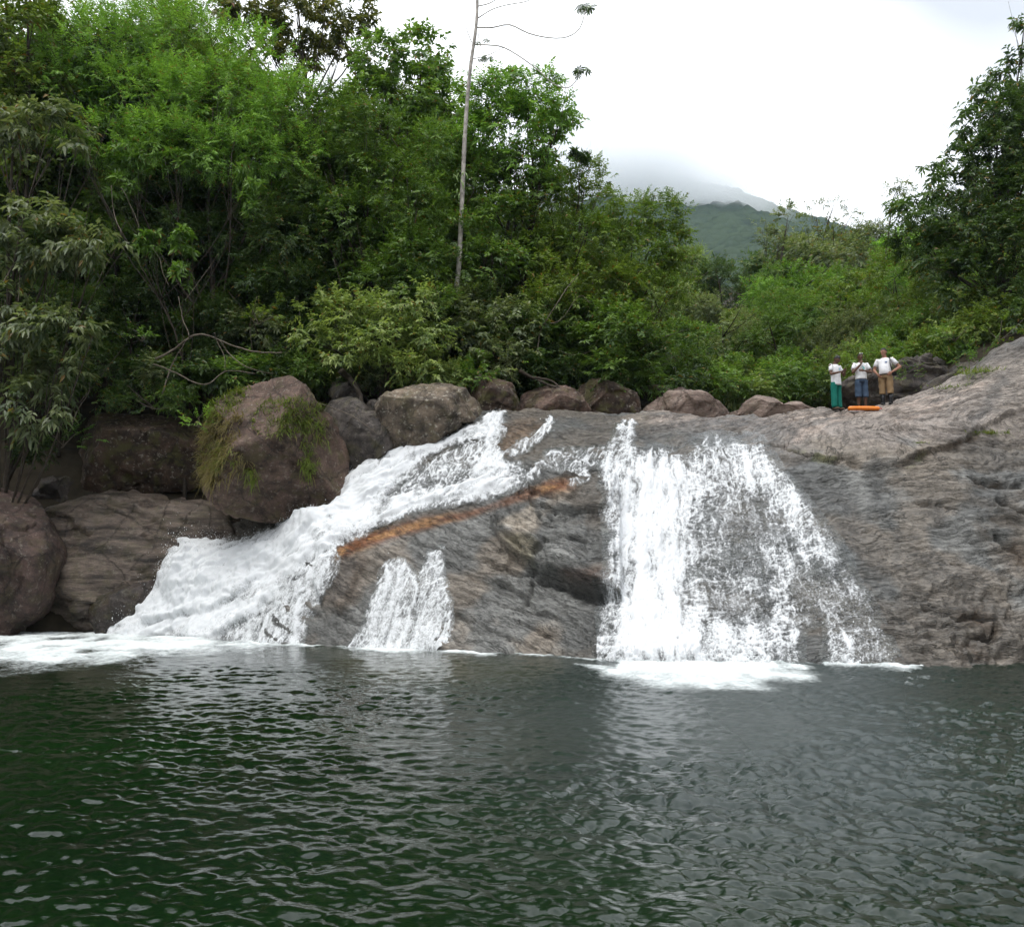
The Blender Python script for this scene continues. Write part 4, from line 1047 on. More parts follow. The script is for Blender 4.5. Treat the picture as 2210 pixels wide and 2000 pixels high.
# banks beside and behind the viewer, out of the frame
def bank(name, x0, x1, y0, y1, f, label):
    a, b = np.meshgrid(np.linspace(x0, x1, 30), np.linspace(y0, y1, 30))
    o = new_obj(name, np.stack([a, b, f(a, b)], -1).reshape(-1, 3), grid_faces(30, 30), M_SOIL)
    tag(o, label, kind='structure')
bank('left_bank_ground', -70, -17.5, -40, 29, lambda a, b: -0.8 + 0.55 * np.maximum(0, -a - 18.5) + 0.3 * fbm(a * 0.3, b * 0.3, 0, 2, seed=7), 'earth bank left of the pool')
bank('right_bank_ground', 18.5, 80, -40, 30, lambda a, b: -0.8 + 0.7 * np.maximum(0, a - 19) + 0.3 * fbm(a * 0.3, b * 0.3, 0, 2, seed=8), 'earth bank right of the pool')
bank('rear_bank_ground', -70, 80, -75, -12, lambda a, b: -0.8 + 0.5 * np.maximum(0, -b - 14) + 0.3 * fbm(a * 0.3, b * 0.3, 0, 2, seed=9), 'earth bank on the near side of the pool')

def build_mountain():
    Ym = 1000.0
    crest = np.array([at(px, py, Ym) for px, py in [(300,620),(700,520),(1000,440),(1150,400),(1280,372),(1400,350),(1480,345),(1560,385),(1620,420),(1700,438),(1780,460),(1850,490),(1940,540),(2050,620),(2300,760),(2700,880)]])
    spur = np.array([at(px, py, 760.0) for px, py in [(300,700),(900,600),(1200,480),(1330,438),(1440,440),(1520,462),(1600,500),(1680,545),(1800,620),(2000,720),(2400,850)]])
    x = np.arange(-420, 900, 4.5); y = np.arange(370, 1100, 6.0)
    X, Y = np.meshgrid(x, y)
    z1 = np.interp(X, crest[:, 0], crest[:, 2]) - 0.62 * np.abs(Y - Ym)
    z2 = np.interp(X, spur[:, 0], spur[:, 2]) - 0.75 * np.abs(Y - 760) 
    k = 14.0
    Z = k * np.logaddexp(z1 / k, z2 / k)
    Z = Z + 20 * fbm(X * 0.008, Y * 0.008, 0, 3, seed=210) + 10 * np.abs(perlin(X * 0.035, Y * 0.035, 0, 213)) + 5.0 * perlin(X * 0.10, Y * 0.10, 0, 214) - 16
    m, nt = new_mat('distant_forest'); L = nt.links.new
    out = nd(nt, 'ShaderNodeOutputMaterial'); b = nd(nt, 'ShaderNodeBsdfDiffuse')
    tc = nd(nt, 'ShaderNodeTexCoord'); n = nd(nt, 'ShaderNodeTexVoronoi', Scale=0.11); L(tc.outputs['Object'], n.inputs['Vector'])
    n2 = nd(nt, 'ShaderNodeTexNoise', Scale=0.03, Detail=6.0); L(tc.outputs['Object'], n2.inputs['Vector'])
    r = nd(nt, 'ShaderNodeValToRGB'); r.color_ramp.elements[0].color = (0.012, 0.021, 0.015, 1); r.color_ramp.elements[1].color = (0.045, 0.064, 0.036, 1)
    r.color_ramp.elements[0].position = 0.3; r.color_ramp.elements[1].position = 0.75
    ad = nd(nt, 'ShaderNodeMath', operation='MULTIPLY_ADD'); sp = nd(nt, 'ShaderNodeSeparateColor'); L(n.outputs['Color'], sp.inputs[0])
    L(sp.outputs[0], ad.inputs[0]); ad.inputs[1].default_value = 0.5; L(n2.outputs['Fac'], ad.inputs[2])
    L(ad.outputs[0], r.inputs['Fac']); L(r.outputs['Color'], b.inputs['Color'])
    bp = nd(nt, 'ShaderNodeBump', Strength=1.0, Distance=5.0, invert=True); L(n.outputs['Distance'], bp.inputs['Height']); L(bp.outputs[0], b.inputs['Normal'])
    L(b.outputs[0], out.inputs['Surface'])
    o = new_obj('mountain', np.stack([X, Y, Z], -1).reshape(-1, 3), grid_faces(len(x), len(y)), m)
    tag(o, 'forested mountain fading into low cloud', kind='structure')
build_mountain()

# ================================================================== FOLIAGE
def leaf_mat(name, c1, c2, odd=(0.20, 0.13, 0.03), trans=0.40, rough=0.40, oddp=0.985):
    m, nt = new_mat(name); L = nt.links.new
    out = nd(nt, 'ShaderNodeOutputMaterial')
    at_ = nd(nt, 'ShaderNodeAttribute', attribute_name='tint')
    r = nd(nt, 'ShaderNodeValToRGB')
    r.color_ramp.elements[0].position = 0.0; r.color_ramp.elements[0].color = (*c1, 1)
    r.color_ramp.elements[1].position = 0.9; r.color_ramp.elements[1].color = (*c2, 1)
    e = r.color_ramp.elements.new(oddp); e.color = (*c2, 1)
    e = r.color_ramp.elements.new(min(oddp + 0.01, 0.999)); e.color = (*odd, 1)
    L(at_.outputs['Fac'], r.inputs['Fac'])
    oi = nd(nt, 'ShaderNodeObjectInfo')
    mr = nd(nt, 'ShaderNodeMapRange'); mr.inputs[3].default_value = 0.78; mr.inputs[4].default_value = 1.2; L(oi.outputs['Random'], mr.inputs[0])
    mx = nd(nt, 'ShaderNodeMix', data_type='RGBA', blend_type='MULTIPLY'); mx.inputs[0].default_value = 1
    L(r.outputs['Color'], mx.inputs[6]); L(mr.outputs[0], mx.inputs[7])
    b = nd(nt, 'ShaderNodeBsdfPrincipled', Roughness=rough); b.inputs['Specular IOR Level'].default_value = 0.42
    t = nd(nt, 'ShaderNodeBsdfTranslucent')
    hs = nd(nt, 'ShaderNodeMix', data_type='RGBA', blend_type='MULTIPLY'); hs.inputs[0].default_value = 1; hs.inputs[7].default_value = (1.25, 1.35, 0.6, 1)
    L(mx.outputs[2], b.inputs['Base Color']); L(mx.outputs[2], hs.inputs[6]); L(hs.outputs[2], t.inputs['Color'])
    ms = nd(nt, 'ShaderNodeMixShader'); ms.inputs[0].default_value = trans
    L(b.outputs[0], ms.inputs[1]); L(t.outputs[0], ms.inputs[2]); L(ms.outputs[0], out.inputs['Surface'])
    return m
ML = {
    'bright': leaf_mat('bright_green_leaves', (0.089, 0.185, 0.032), (0.248, 0.415, 0.078)),
    'mid': leaf_mat('mid_green_leaves', (0.059, 0.121, 0.025), (0.182, 0.286, 0.059)),
    'dark': leaf_mat('dark_green_leaves', (0.029, 0.064, 0.020), (0.105, 0.164, 0.043)),
    'olive': leaf_mat('olive_leaves', (0.075, 0.120, 0.022), (0.20, 0.27, 0.055), (0.22, 0.12, 0.03), oddp=0.96),
    'yellow': leaf_mat('yellow_green_leaves', (0.080, 0.155, 0.022), (0.25, 0.35, 0.060), (0.26, 0.16, 0.03), oddp=0.95),
    'grey': leaf_mat('grey_green_leaves', (0.073, 0.109, 0.049), (0.239, 0.272, 0.140), rough=0.36),
    'russet': leaf_mat('russet_green_leaves', (0.056, 0.076, 0.022), (0.192, 0.187, 0.062), (0.20, 0.07, 0.03), oddp=0.88),
    'pale': leaf_mat('pale_green_leaves', (0.129, 0.191, 0.066), (0.324, 0.386, 0.130)),
}
M_BARK = simple_mat('brown_bark', (0.055, 0.044, 0.034), 0.85, 0.25, 0.45, 9.0, 0.6)
M_PALE_BARK = simple_mat('pale_grey_bark', (0.36, 0.33, 0.30), 0.8, 0.25, 0.55, 5.0, 0.5)
M_TWIG = simple_mat('grey_brown_twig', (0.13, 0.108, 0.085), 0.85, 0.2, 0.4, 8.0, 0.3)

STYLE = {  # twig length, leaves per twig, leaf length, width ratio, droop, spread, mode
    'pinnate': (0.75, 15, 0.20, 0.30, 0.25, 0.95, 'pin'),
    'feather': (0.70, 18, 0.15, 0.28, 0.20, 0.95, 'pin'),
    'droop': (0.50, 8, 0.27, 0.36, 0.85, 0.9, 'pin'),
    'simple': (0.52, 11, 0.175, 0.42, 0.40, 1.0, 'pin'),
    'big': (0.48, 9, 0.235, 0.44, 0.45, 1.0, 'pin'),
    'small': (0.55, 13, 0.135, 0.45, 0.45, 1.0, 'pin'),
    'rosette': (0.20, 9, 0.26, 0.33, 0.35, 1.0, 'ros'),
    'far': (0.70, 11, 0.235, 0.45, 0.35, 1.0, 'pin'),
}
def unit(v): return v / (np.linalg.norm(v, axis=-1, keepdims=True) + 1e-9)
def make_leaves(tp, ta, style, rng, scale=1.0):
    """twigs at tp pointing along ta -> leaf verts, tris, tint"""
    tl, k, ll, wr, dr, spd, mode = STYLE[style]
    n = len(tp)
    up = np.array([0, 0, 1.0])
    side = unit(np.cross(ta, up + 0.2 * rng.normal(size=(n, 3))))
    nrm = unit(np.cross(side, ta))
    s = (np.arange(k) + 0.5) / k
    tlen = tl * scale * rng.uniform(0.6, 1.3, n)
    lsz = ll * scale * rng.uniform(0.75, 1.25, (n, 1)) * rng.uniform(0.7, 1.2, (n, k))
    if mode == 'pin':
        base = tp[:, None] + ta[:, None] * (s[None, :, None] * tlen[:, None, None]) - up * (0.30 * dr * (s ** 2)[None, :, None] * tlen[:, None, None])
        sg = np.where(np.arange(k) % 2 == 0, 1.0, -1.0)
        d = ta[:, None] * (0.45 + 0.5 * (s ** 3))[None, :, None] + side[:, None] * (sg * spd * (1 - 0.6 * s ** 3))[None, :, None]
    else:
        base = np.broadcast_to(tp[:, None], (n, k, 3)) + 0.03 * rng.normal(size=(n, k, 3))
        a = np.arange(k) / k * 2 * np.pi + rng.uniform(0, 6.28, (n, 1))
        hor = unit(np.cross(ta, [0.3, 0.8, 0.1]))
        h2 = np.cross(ta, hor)
        d = np.cos(a)[..., None] * hor[:, None] + np.sin(a)[..., None] * h2[:, None] + 0.25 * ta[:, None]
    d = unit(d + 0.28 * rng.normal(size=d.shape) - up * dr * rng.uniform(0.2, 0.9, (n, k, 1)))
    nn = unit(nrm[:, None] * 0.30 + up * 0.55 + ta[:, None] * 0.60 + 0.38 * rng.normal(size=d.shape))
    sd_ = unit(np.cross(d, nn)); nn = np.cross(sd_, d)
    Ls = lsz[..., None]
    mid = base + d * Ls * 0.42
    tip = base + d * Ls - up * Ls * 0.18 * (0.5 + dr)
    wv = sd_ * Ls * wr * 0.5
    lift = nn * Ls * 0.10
    V = np.stack([base, mid + wv + lift, tip, mid - wv + lift], 2).reshape(-1, 3)
    q = np.arange(n * k) * 4
    F = np.stack([np.stack([q, q + 1, q + 2], 1), np.stack([q, q + 2, q + 3], 1)], 1).reshape(-1, 3)
    tint = np.clip(0.45 + 0.24 * rng.normal(size=(n, 1)) + 0.16 * rng.normal(size=(n, k)), 0, 0.94)
    tint = np.where(rng.random((n, k)) < 0.03, 0.999, tint)
    return V, F, np.repeat(tint.ravel(), 4)
def lobe_twigs(c, r, dens, rng, shell=0.62, up_bias=0.25):
    """twig points through an uneven ellipsoid, mostly near its skin, grouped in clumps"""
    area = math.pi * (r[0] * r[2] + r[0] * r[1] + r[1] * r[2]) / 3
    n = max(int(area * dens), 12)
    nc = max(5, int(n / 11))
    cd = rng.normal(size=(nc, 3)); cd[:, 2] += up_bias; cd = unit(cd)
    cr = rng.uniform(shell, 1.0, nc) ** 0.8
    ci = rng.integers(0, nc, n)
    dirs = unit(cd[ci] + rng.normal(0, 0.30, (n, 3)))
    rad = cr[ci] * rng.uniform(0.78, 1.12, n)
    p = c + dirs * rad[:, None] * r
    out = unit(dirs / np.maximum(r, 0.1) * np.mean(r))
    ax = unit(out * 0.9 + 0.45 * rng.normal(size=(n, 3)) + np.array([0, 0, 0.12]))
    return p, ax
def crown_mesh(lobes, style, dens, seed, scale=1.0, shell=0.62):
    rng = np.random.default_rng(seed)
    TP, TA = [], []
    dens = dens * 1.45
    for c, r in lobes:
        p, a = lobe_twigs(np.asarray(c, float), np.asarray(r, float), dens, rng, shell)
        TP.append(p); TA.append(a)
    return make_leaves(np.concatenate(TP), np.concatenate(TA), style, rng, scale)
def trunk_mesh(base, lobes, r0, rng, lean=0.3, fork=0.45):
    J = Join()
    cs = np.array([l[0] for l in lobes]); cen = cs.mean(0)
    z0, z1 = base[2], cs[:, 2].max()
    fz = z0 + (z1 - z0) * fork
    fk = np.array([base[0] * (1 - fork * 0.8) + cen[0] * fork * 0.8, base[1] * (1 - fork * 0.8) + cen[1] * fork * 0.8, fz])
    top = cs[cs[:, 2].argmax()]
    mids = [base, base * 0.6 + fk * 0.4 + rng.normal(0, 0.12, 3), fk, (fk + top) / 2 + rng.normal(0, 0.2, 3), top]
    pts = spline(mids, 14)
    J.add(*tube(pts, np.linspace(r0, r0 * 0.16, 14) * np.concatenate([[1.5, 1.15], np.ones(12)]), 8))
    for c in cs:
        t = np.clip((c[2] - z0) / (z1 - z0 + 1e-6) - 0.28, 0.18, 0.85)
        i = int(t * 13)
        s = pts[i]
        m = (s + c) / 2 + np.array([0, 0, -0.08 * np.linalg.norm(c - s)]) + rng.normal(0, 0.12, 3)
        b = spline([s, m, c], 7)
        J.add(*tube(b, np.linspace(r0 * 0.36, r0 * 0.07, 7), 6))
        for k in range(3):
            e = c + rng.normal(0, 0.5, 3) * 1.0
            J.add(*tube(spline([b[4], (b[4] + e) / 2 + rng.normal(0, 0.1, 3), e], 5), np.linspace(r0 * 0.13, r0 * 0.04, 5), 5))
    return J
TREES = []
def hero(name, label, lobes_px, style, mat, dens=22, seed=0, base=None, trunk_r=0.12, cat='tree', group=None, depth=0.8, scale=1.0, bark=None, shell=0.62, fork=0.45):
    """a tree whose crown masses were measured one by one: (px, py, rx, ry, Y)"""
    rng = np.random.default_rng(seed + 900)
    L = []
    for px, py, rx, ry, Y in lobes_px:
        k = Y / FPX
        L.append((at(px, py, Y), np.array([rx * k, max(0.5 * (rx + ry) * k * depth, 0.25), ry * k])))
    cs = np.array([l[0] for l in L])
    if base is None: bx, by = cs[:, 0].mean(), cs[:, 1].mean() + 0.3
    else: bx, by = base
    bz = ground_z(bx, by) - 0.15
    root = empty(name, (bx, by, bz))
    o3 = np.array([bx, by, bz])
    V, F, T = crown_mesh(L, style, dens, seed, scale, shell)
    cr = new_obj('crown', V - o3, F, mat, root, smooth=False, attrs={'tint': T}); cr['kind'] = 'stuff'
    J = trunk_mesh(o3, L, trunk_r, rng, fork=fork)
    V2 = np.concatenate(J.V) - o3
    new_obj('trunk', V2, J.F, bark or M_BARK, root)
    tag(root, label, cat, group)
    TREES.append(root)
    return root

hero('tree', 'big bright green feathery-leaved tree filling the upper left', [
    (210,120,150,100,30.5),(370,95,170,85,31),(540,150,130,90,30.5),(300,215,160,85,30),(460,230,150,90,29.6),(610,250,75,95,29.6),(250,300,110,60,29),
    (350,320,120,55,28.8),(500,330,110,50,28.8),(120,180,80,80,30),(640,330,55,60,29.4)], 'feather', ML['bright'], 27, 1, base=(-10.5, 31.0), trunk_r=0.17)
hero('tree', 'bright palmate-leaved sapling hanging in front of the dark wood at left', [
    (300,345,80,40,28.4),(265,400,40,28,28.2),(390,350,50,24,28.3),(545,385,28,50,28.2),(540,430,24,36,28.2),(330,520,45,26,28.0),(415,520,52,30,27.9),(395,590,26,36,27.9),(150,300,45,30,27.6),(190,330,30,28,27.6)],
    'rosette', ML['bright'], 26, 2, base=(-11.3, 29.4), trunk_r=0.06)
hero('tree', 'overhanging tree with drooping grey-green leaves in tiers at the left edge', [
    (40,470,110,40,26.0),(110,515,120,36,25.8),(215,525,60,24,25.6),(20,560,70,40,26.2),(30,270,80,50,26.8),(110,265,80,36,26.6),(170,300,30,26,26.4),
    (60,700,100,36,25.6),(150,712,60,26,25.4),(200,725,26,26,25.3),(20,760,80,60,26.0),(90,800,80,40,25.8),(70,870,70,50,25.8),(10,640,36,30,25.8)],
    'droop', ML['grey'], 27, 3, base=(-16.6, 27.5), trunk_r=0.14, depth=0.7, fork=0.3)
hero('tree', 'olive brown broad-leaved tree in the top left corner', [(40,70,85,75,29.0),(20,170,70,60,29),(110,190,50,60,29.4),(60,330,60,60,29.6),(-60,120,90,120,29),(60,15,70,50,29)],
     'big', ML['olive'], 20, 4, base=(-17.5, 30), trunk_r=0.14)
hero('tree', 'tall thin-crowned tree with reddish leaves against the sky at top centre', [(540,15,80,50,36),(640,-10,90,55,36.5),(700,45,80,50,36),(770,30,50,40,36),(660,100,60,40,36),(590,80,50,45,36),(740,105,55,36,36),(500,40,60,60,36),(620,40,70,40,36),(800,60,40,36,36),(560,120,50,40,36)],
     'big', ML['russet'], 19, 5, base=(-8.5, 36.5), trunk_r=0.16, shell=0.3, fork=0.6)
hero('tree', 'vine-draped tree with small leaves left of the bare pale trunk', [(690,260,90,70,30.6),(790,290,90,80,30.4),(700,370,90,70,30),(830,390,90,80,30),(900,450,62,80,29.6),(770,480,100,70,29.8),(900,560,60,80,29.2),(850,610,80,60,29.2),(660,440,70,60,30),(930,660,46,60,29)],
     'small', ML['mid'], 34, 6, base=(-5.0, 31), trunk_r=0.15)
hero('tree', 'dark glossy tree rising behind the vine-draped tree', [(830,130,70,60,33),(905,110,70,55,33),(960,140,45,45,33),(880,200,90,60,32.6),(960,230,55,60,32.6),(800,200,60,50,33),(930,310,70,60,32.4)],
     'big', ML['mid'], 27, 7, base=(-3.6, 33.5), trunk_r=0.14)
hero('tree', 'round-crowned tree just right of the bare pale trunk', [(1060,215,75,65,31.5),(1135,185,75,50,31.5),(1180,240,60,55,31.3),(1100,275,90,60,31.2),(1185,300,50,45,31.2),(1030,290,55,55,31.5),(1215,240,25,35,31),(1110,350,80,45,31.4)],
     'simple', ML['bright'], 40, 8, base=(0.5, 32.5), trunk_r=0.13, shell=0.5)
hero('tree', 'shaggy dark tree below the round crown beside the pale trunk', [(1050,410,70,55,31.5),(1120,380,70,50,31.5),(1170,420,50,45,31.6),(1040,490,70,60,31),(1110,470,60,50,31),(990,520,45,70,30.6),(1060,580,70,60,30.5)],
     'simple', ML['mid'], 34, 9, base=(-0.6, 32.2), trunk_r=0.12)
hero('tree', 'vine-covered tree with yellowish tips in the middle of the wood', [(1180,470,70,60,32.4),(1230,420,70,55,32.6),(1285,440,50,50,32.8),(1170,550,80,60,32),(1250,520,75,60,32.2),(1150,370,50,40,32.6),(1255,375,45,30,33),(1300,390,25,20,33)],
     'small', ML['yellow'], 40, 10, base=(2.3, 33), trunk_r=0.12)
hero('tree', 'ivy-smothered domed tree at the right end of the left wood', [(1365,470,70,50,34),(1430,470,52,46,34),(1440,530,42,60,33.8),(1380,560,75,60,33.6),(1310,530,55,60,33.6),(1458,600,30,60,33.8),(1400,640,55,60,33.2),(1320,620,60,60,33),(1340,720,55,70,32.6)],
     'small', ML['yellow'], 46, 11, base=(4.3, 34), trunk_r=0.14)
hero('shrub', 'olive shrub with bare crooked branches below the ivy-smothered tree', [(1280,600,70,36,31.2),(1220,620,50,30,31),(1345,610,45,36,31.4),(1330,660,50,30,31.2),(1260,660,40,30,31)],
     'simple', ML['olive'], 18, 12, base=(2.4, 31.6), trunk_r=0.06, cat='shrub', shell=0.4)
hero('shrub', 'light green leafy shrub spilling over the grey and tan boulders', [(700,670,80,40,28.6),(790,690,80,45,28.2),(880,650,80,45,28.4),(930,700,55,50,28.2),(850,740,90,45,27.8),(740,750,70,40,28),(950,770,40,34,27.8),(820,790,70,26,27.6),(900,800,60,26,27.7),(670,720,40,30,28.2)],
     'simple', ML['pale'], 27, 13, base=(-4.2, 29.2), trunk_r=0.07, cat='shrub')
hero('shrub', 'grey-green bush above the moss-topped boulder', [(1070,650,50,36,30),(1110,690,46,36,29.8),(1040,710,50,40,29.8),(1000,670,40,40,30),(1130,740,36,30,29.6),(1000,750,40,40,29.4)],
     'simple', ML['grey'], 26, 14, base=(-0.7, 30.4), trunk_r=0.05, cat='shrub')
hero('tree', 'large dark tree leaning in from the right edge above the rock', [
    (2190,300,70,70,33),(2130,340,60,45,33.2),(2090,400,60,40,33.4),(2180,420,90,70,32.8),(2040,470,70,40,33.6),(2110,500,80,60,33),(2200,540,80,80,32.4),(2010,560,70,50,33.8),(2090,600,90,60,33),(2180,660,80,60,32.4),(2240,450,80,160,32.6),(2215,230,55,55,33),(2160,260,50,40,33.4),(2150,330,60,50,33.2),(2040,540,60,50,33.8),(1980,520,60,36,34.4),(2230,330,60,80,32.8)],
    'simple', ML['dark'], 36, 15, base=(20.0, 33.2), trunk_r=0.2, fork=0.4)
hero('tree', 'slender tree with flat drooping leaf layers against the sky at right', [
    (2180,165,60,20,34),(2210,130,30,22,34),(2120,205,36,20,34),(2190,215,46,22,34),(2090,260,30,22,34),(2060,335,24,22,34.4),(2120,290,50,24,34),(2020,360,30,20,34.6),(1985,440,60,16,35),(1960,462,40,18,35),(2030,420,40,20,34.6),(2210,60,20,14,34),(2170,250,60,40,33.6),(2120,380,50,40,33.6),(2060,400,40,30,34)],
    'droop', ML['dark'], 30, 16, base=(22.6, 35), trunk_r=0.11, depth=0.6, fork=0.45)
hero('tree', 'brownish green tree behind the person in khaki trousers', [(1930,600,70,60,36),(2000,660,80,60,35),(1920,690,60,50,36),(2080,700,70,50,33.6),(1980,740,60,30,34)], 'small', ML['olive'], 24, 17, base=(16.6, 36), trunk_r=0.1)
hero('tree', 'twin-topped grey tree standing above the valley wood', [(1700,470,30,30,58),(1680,505,26,30,58),(1645,495,16,28,58),(1690,540,30,24,58),(1650,535,18,20,58)], 'far', ML['grey'], 9, 18, base=(18.4, 59), trunk_r=0.13, shell=0.3, scale=0.9)
hero('tree', 'sparse umbrella-shaped tree above the valley wood', [(1760,450,28,14,62),(1800,440,32,14,62),(1840,460,22,14,62),(1780,480,40,14,62),(1740,490,26,16,62),(1830,495,24,14,62),(1770,510,30,16,62)], 'far', ML['grey'], 4.5, 19, base=(23, 63), trunk_r=0.12, shell=0.3, scale=0.8)
hero('tree', 'thin leggy tree with one leaf tuft left of the big right-hand tree', [(1945,393,20,10,50),(1930,400,12,7,50),(1955,410,9,8,50)], 'far', ML['grey'], 12, 20, base=(22.4, 51), trunk_r=0.07, scale=0.7, fork=0.8)
hero('tree', 'pale thin sapling sticking out above the yellowish vine-covered tree', [(1262,340,12,8,32),(1240,335,14,5,32)], 'rosette', ML['dark'], 14, 21, base=(2.6, 32.5), trunk_r=0.035, fork=0.8)

# ---- stock trees of the wood, copied
def stock(lobes, style, dens, seed, scale=1.0):
    V, F, T = crown_mesh(lobes, style, dens, seed, scale)
    o = new_obj('crown', V, F, None, None, smooth=False, attrs={'tint': T})
    me = o.data
    bpy.data.objects.remove(o)
    me.materials.append(ML['mid'])
    return me
def dome(rng, w, h, n):
    L = [((0, 0, h * 0.55), (w * 0.62, w * 0.62, h * 0.42))]
    for k in range(n):
        a = rng.uniform(0, 6.28); r = w * rng.uniform(0.35, 0.85); z = h * rng.uniform(0.25, 0.9)
        f = math.sqrt(max(0.08, 1 - (z / h - 0.45) ** 2 * 2.6))
        s = w * rng.uniform(0.28, 0.46)
        L.append(((r * f * math.cos(a), r * f * math.sin(a), z), (s, s, s * 0.75)))
    return L
_r = np.random.default_rng(77)
STOCK = []
for i, (w, h, n, st, de, sc) in enumerate([(2.6, 5.0, 11, 'simple', 20, 1.0), (2.2, 6.0, 12, 'small', 22, 1.1), (3.0, 4.4, 12, 'feather', 20, 1.1), (2.4, 5.2, 11, 'big', 17, 1.0),
                                          (2.8, 5.0, 13, 'far', 15, 1.0), (2.3, 4.2, 11, 'far', 16, 0.85)]):
    lb = dome(_r, w, h, n)
    STOCK.append((stock(lb, st, de, 300 + i, sc), lb, h))
SHRUB = []
for i, (w, h, n, st, de, sc) in enumerate([(1.3, 1.7, 7, 'simple', 26, 0.9), (1.5, 1.5, 7, 'droop', 22, 0.8), (1.2, 2.0, 7, 'small', 28, 1.0)]):
    lb = dome(_r, w, h, n)
    SHRUB.append((stock(lb, st, de, 320 + i, sc), lb, h))
def trunk_data(seed, h, r):
    rng = np.random.default_rng(seed); J = Join()
    pts = spline([(0,0,0), (rng.normal(0,.15), rng.normal(0,.15), h*0.4), (rng.normal(0,.3), rng.normal(0,.3), h*0.75), (rng.normal(0,.3), rng.normal(0,.3), h)], 9)
    J.add(*tube(pts, np.linspace(r, r * 0.25, 9), 7))
    for k in range(6):
        i = rng.integers(3, 8); a = rng.uniform(0, 6.28); l = h * 0.28
        e = pts[i] + np.array([l * math.cos(a), l * math.sin(a), l * 0.55])
        J.add(*tube(spline([pts[i], (pts[i] + e) / 2 + [0, 0, -0.1], e], 5), np.linspace(r * 0.4, r * 0.1, 5), 5))
    o = J.obj('trunk', M_BARK); me = o.data; bpy.data.objects.remove(o)
    return me
TRUNKS = [trunk_data(400 + i, 1.0 * 8, 0.12) for i in range(4)]
def wood_tree(name, X, Y, z_top, which, key, width, label, group, rng, cat='tree', pool=STOCK, zb=None):
    me, lb, h = pool[which]
    zg = ground_z(X, Y) - 0.1 if zb is None else zb
    s = width; H = max(z_top - zg, 1.0)
    ch = h * 1.05 * s
    c0 = max(H - ch, 0.0) if pool is STOCK else 0.0
    root = empty(name, (X, Y, zg), rng.uniform(0, 6.28))
    cr = bpy.data.objects.new('crown', me); scene.collection.objects.link(cr); cr.parent = root
    cr.material_slots[0].link = 'OBJECT'; cr.material_slots[0].material = ML[key]
    cr.location = (0, 0, c0); cr.scale = (s, s, s * min(1.25, max(0.7, H / ch)) if H < ch else s); cr['kind'] = 'stuff'
    if pool is STOCK:
        tr = bpy.data.objects.new('trunk', TRUNKS[int(rng.integers(0, 4))]); scene.collection.objects.link(tr); tr.parent = root
        tr.scale = (s, s, H / 8.0 * 0.9)
    tag(root, label, cat, group)
    return root
ORD = ['first', 'second', 'third', 'fourth', 'fifth', 'sixth', 'seventh', 'eighth', 'ninth', 'tenth', 'eleventh', 'twelfth', 'thirteenth', 'fourteenth',
       'fifteenth', 'sixteenth', 'seventeenth', 'eighteenth', 'nineteenth', 'twentieth', 'twenty-first', 'twenty-second', 'twenty-third', 'twenty-fourth', 'twenty-fifth', 'twenty-sixth']
LOOK = {'bright': 'bright green', 'mid': 'mid-green', 'dark': 'dark green', 'olive': 'olive green', 'yellow': 'yellow-green', 'grey': 'grey-green', 'russet': 'russet', 'pale': 'pale green'}
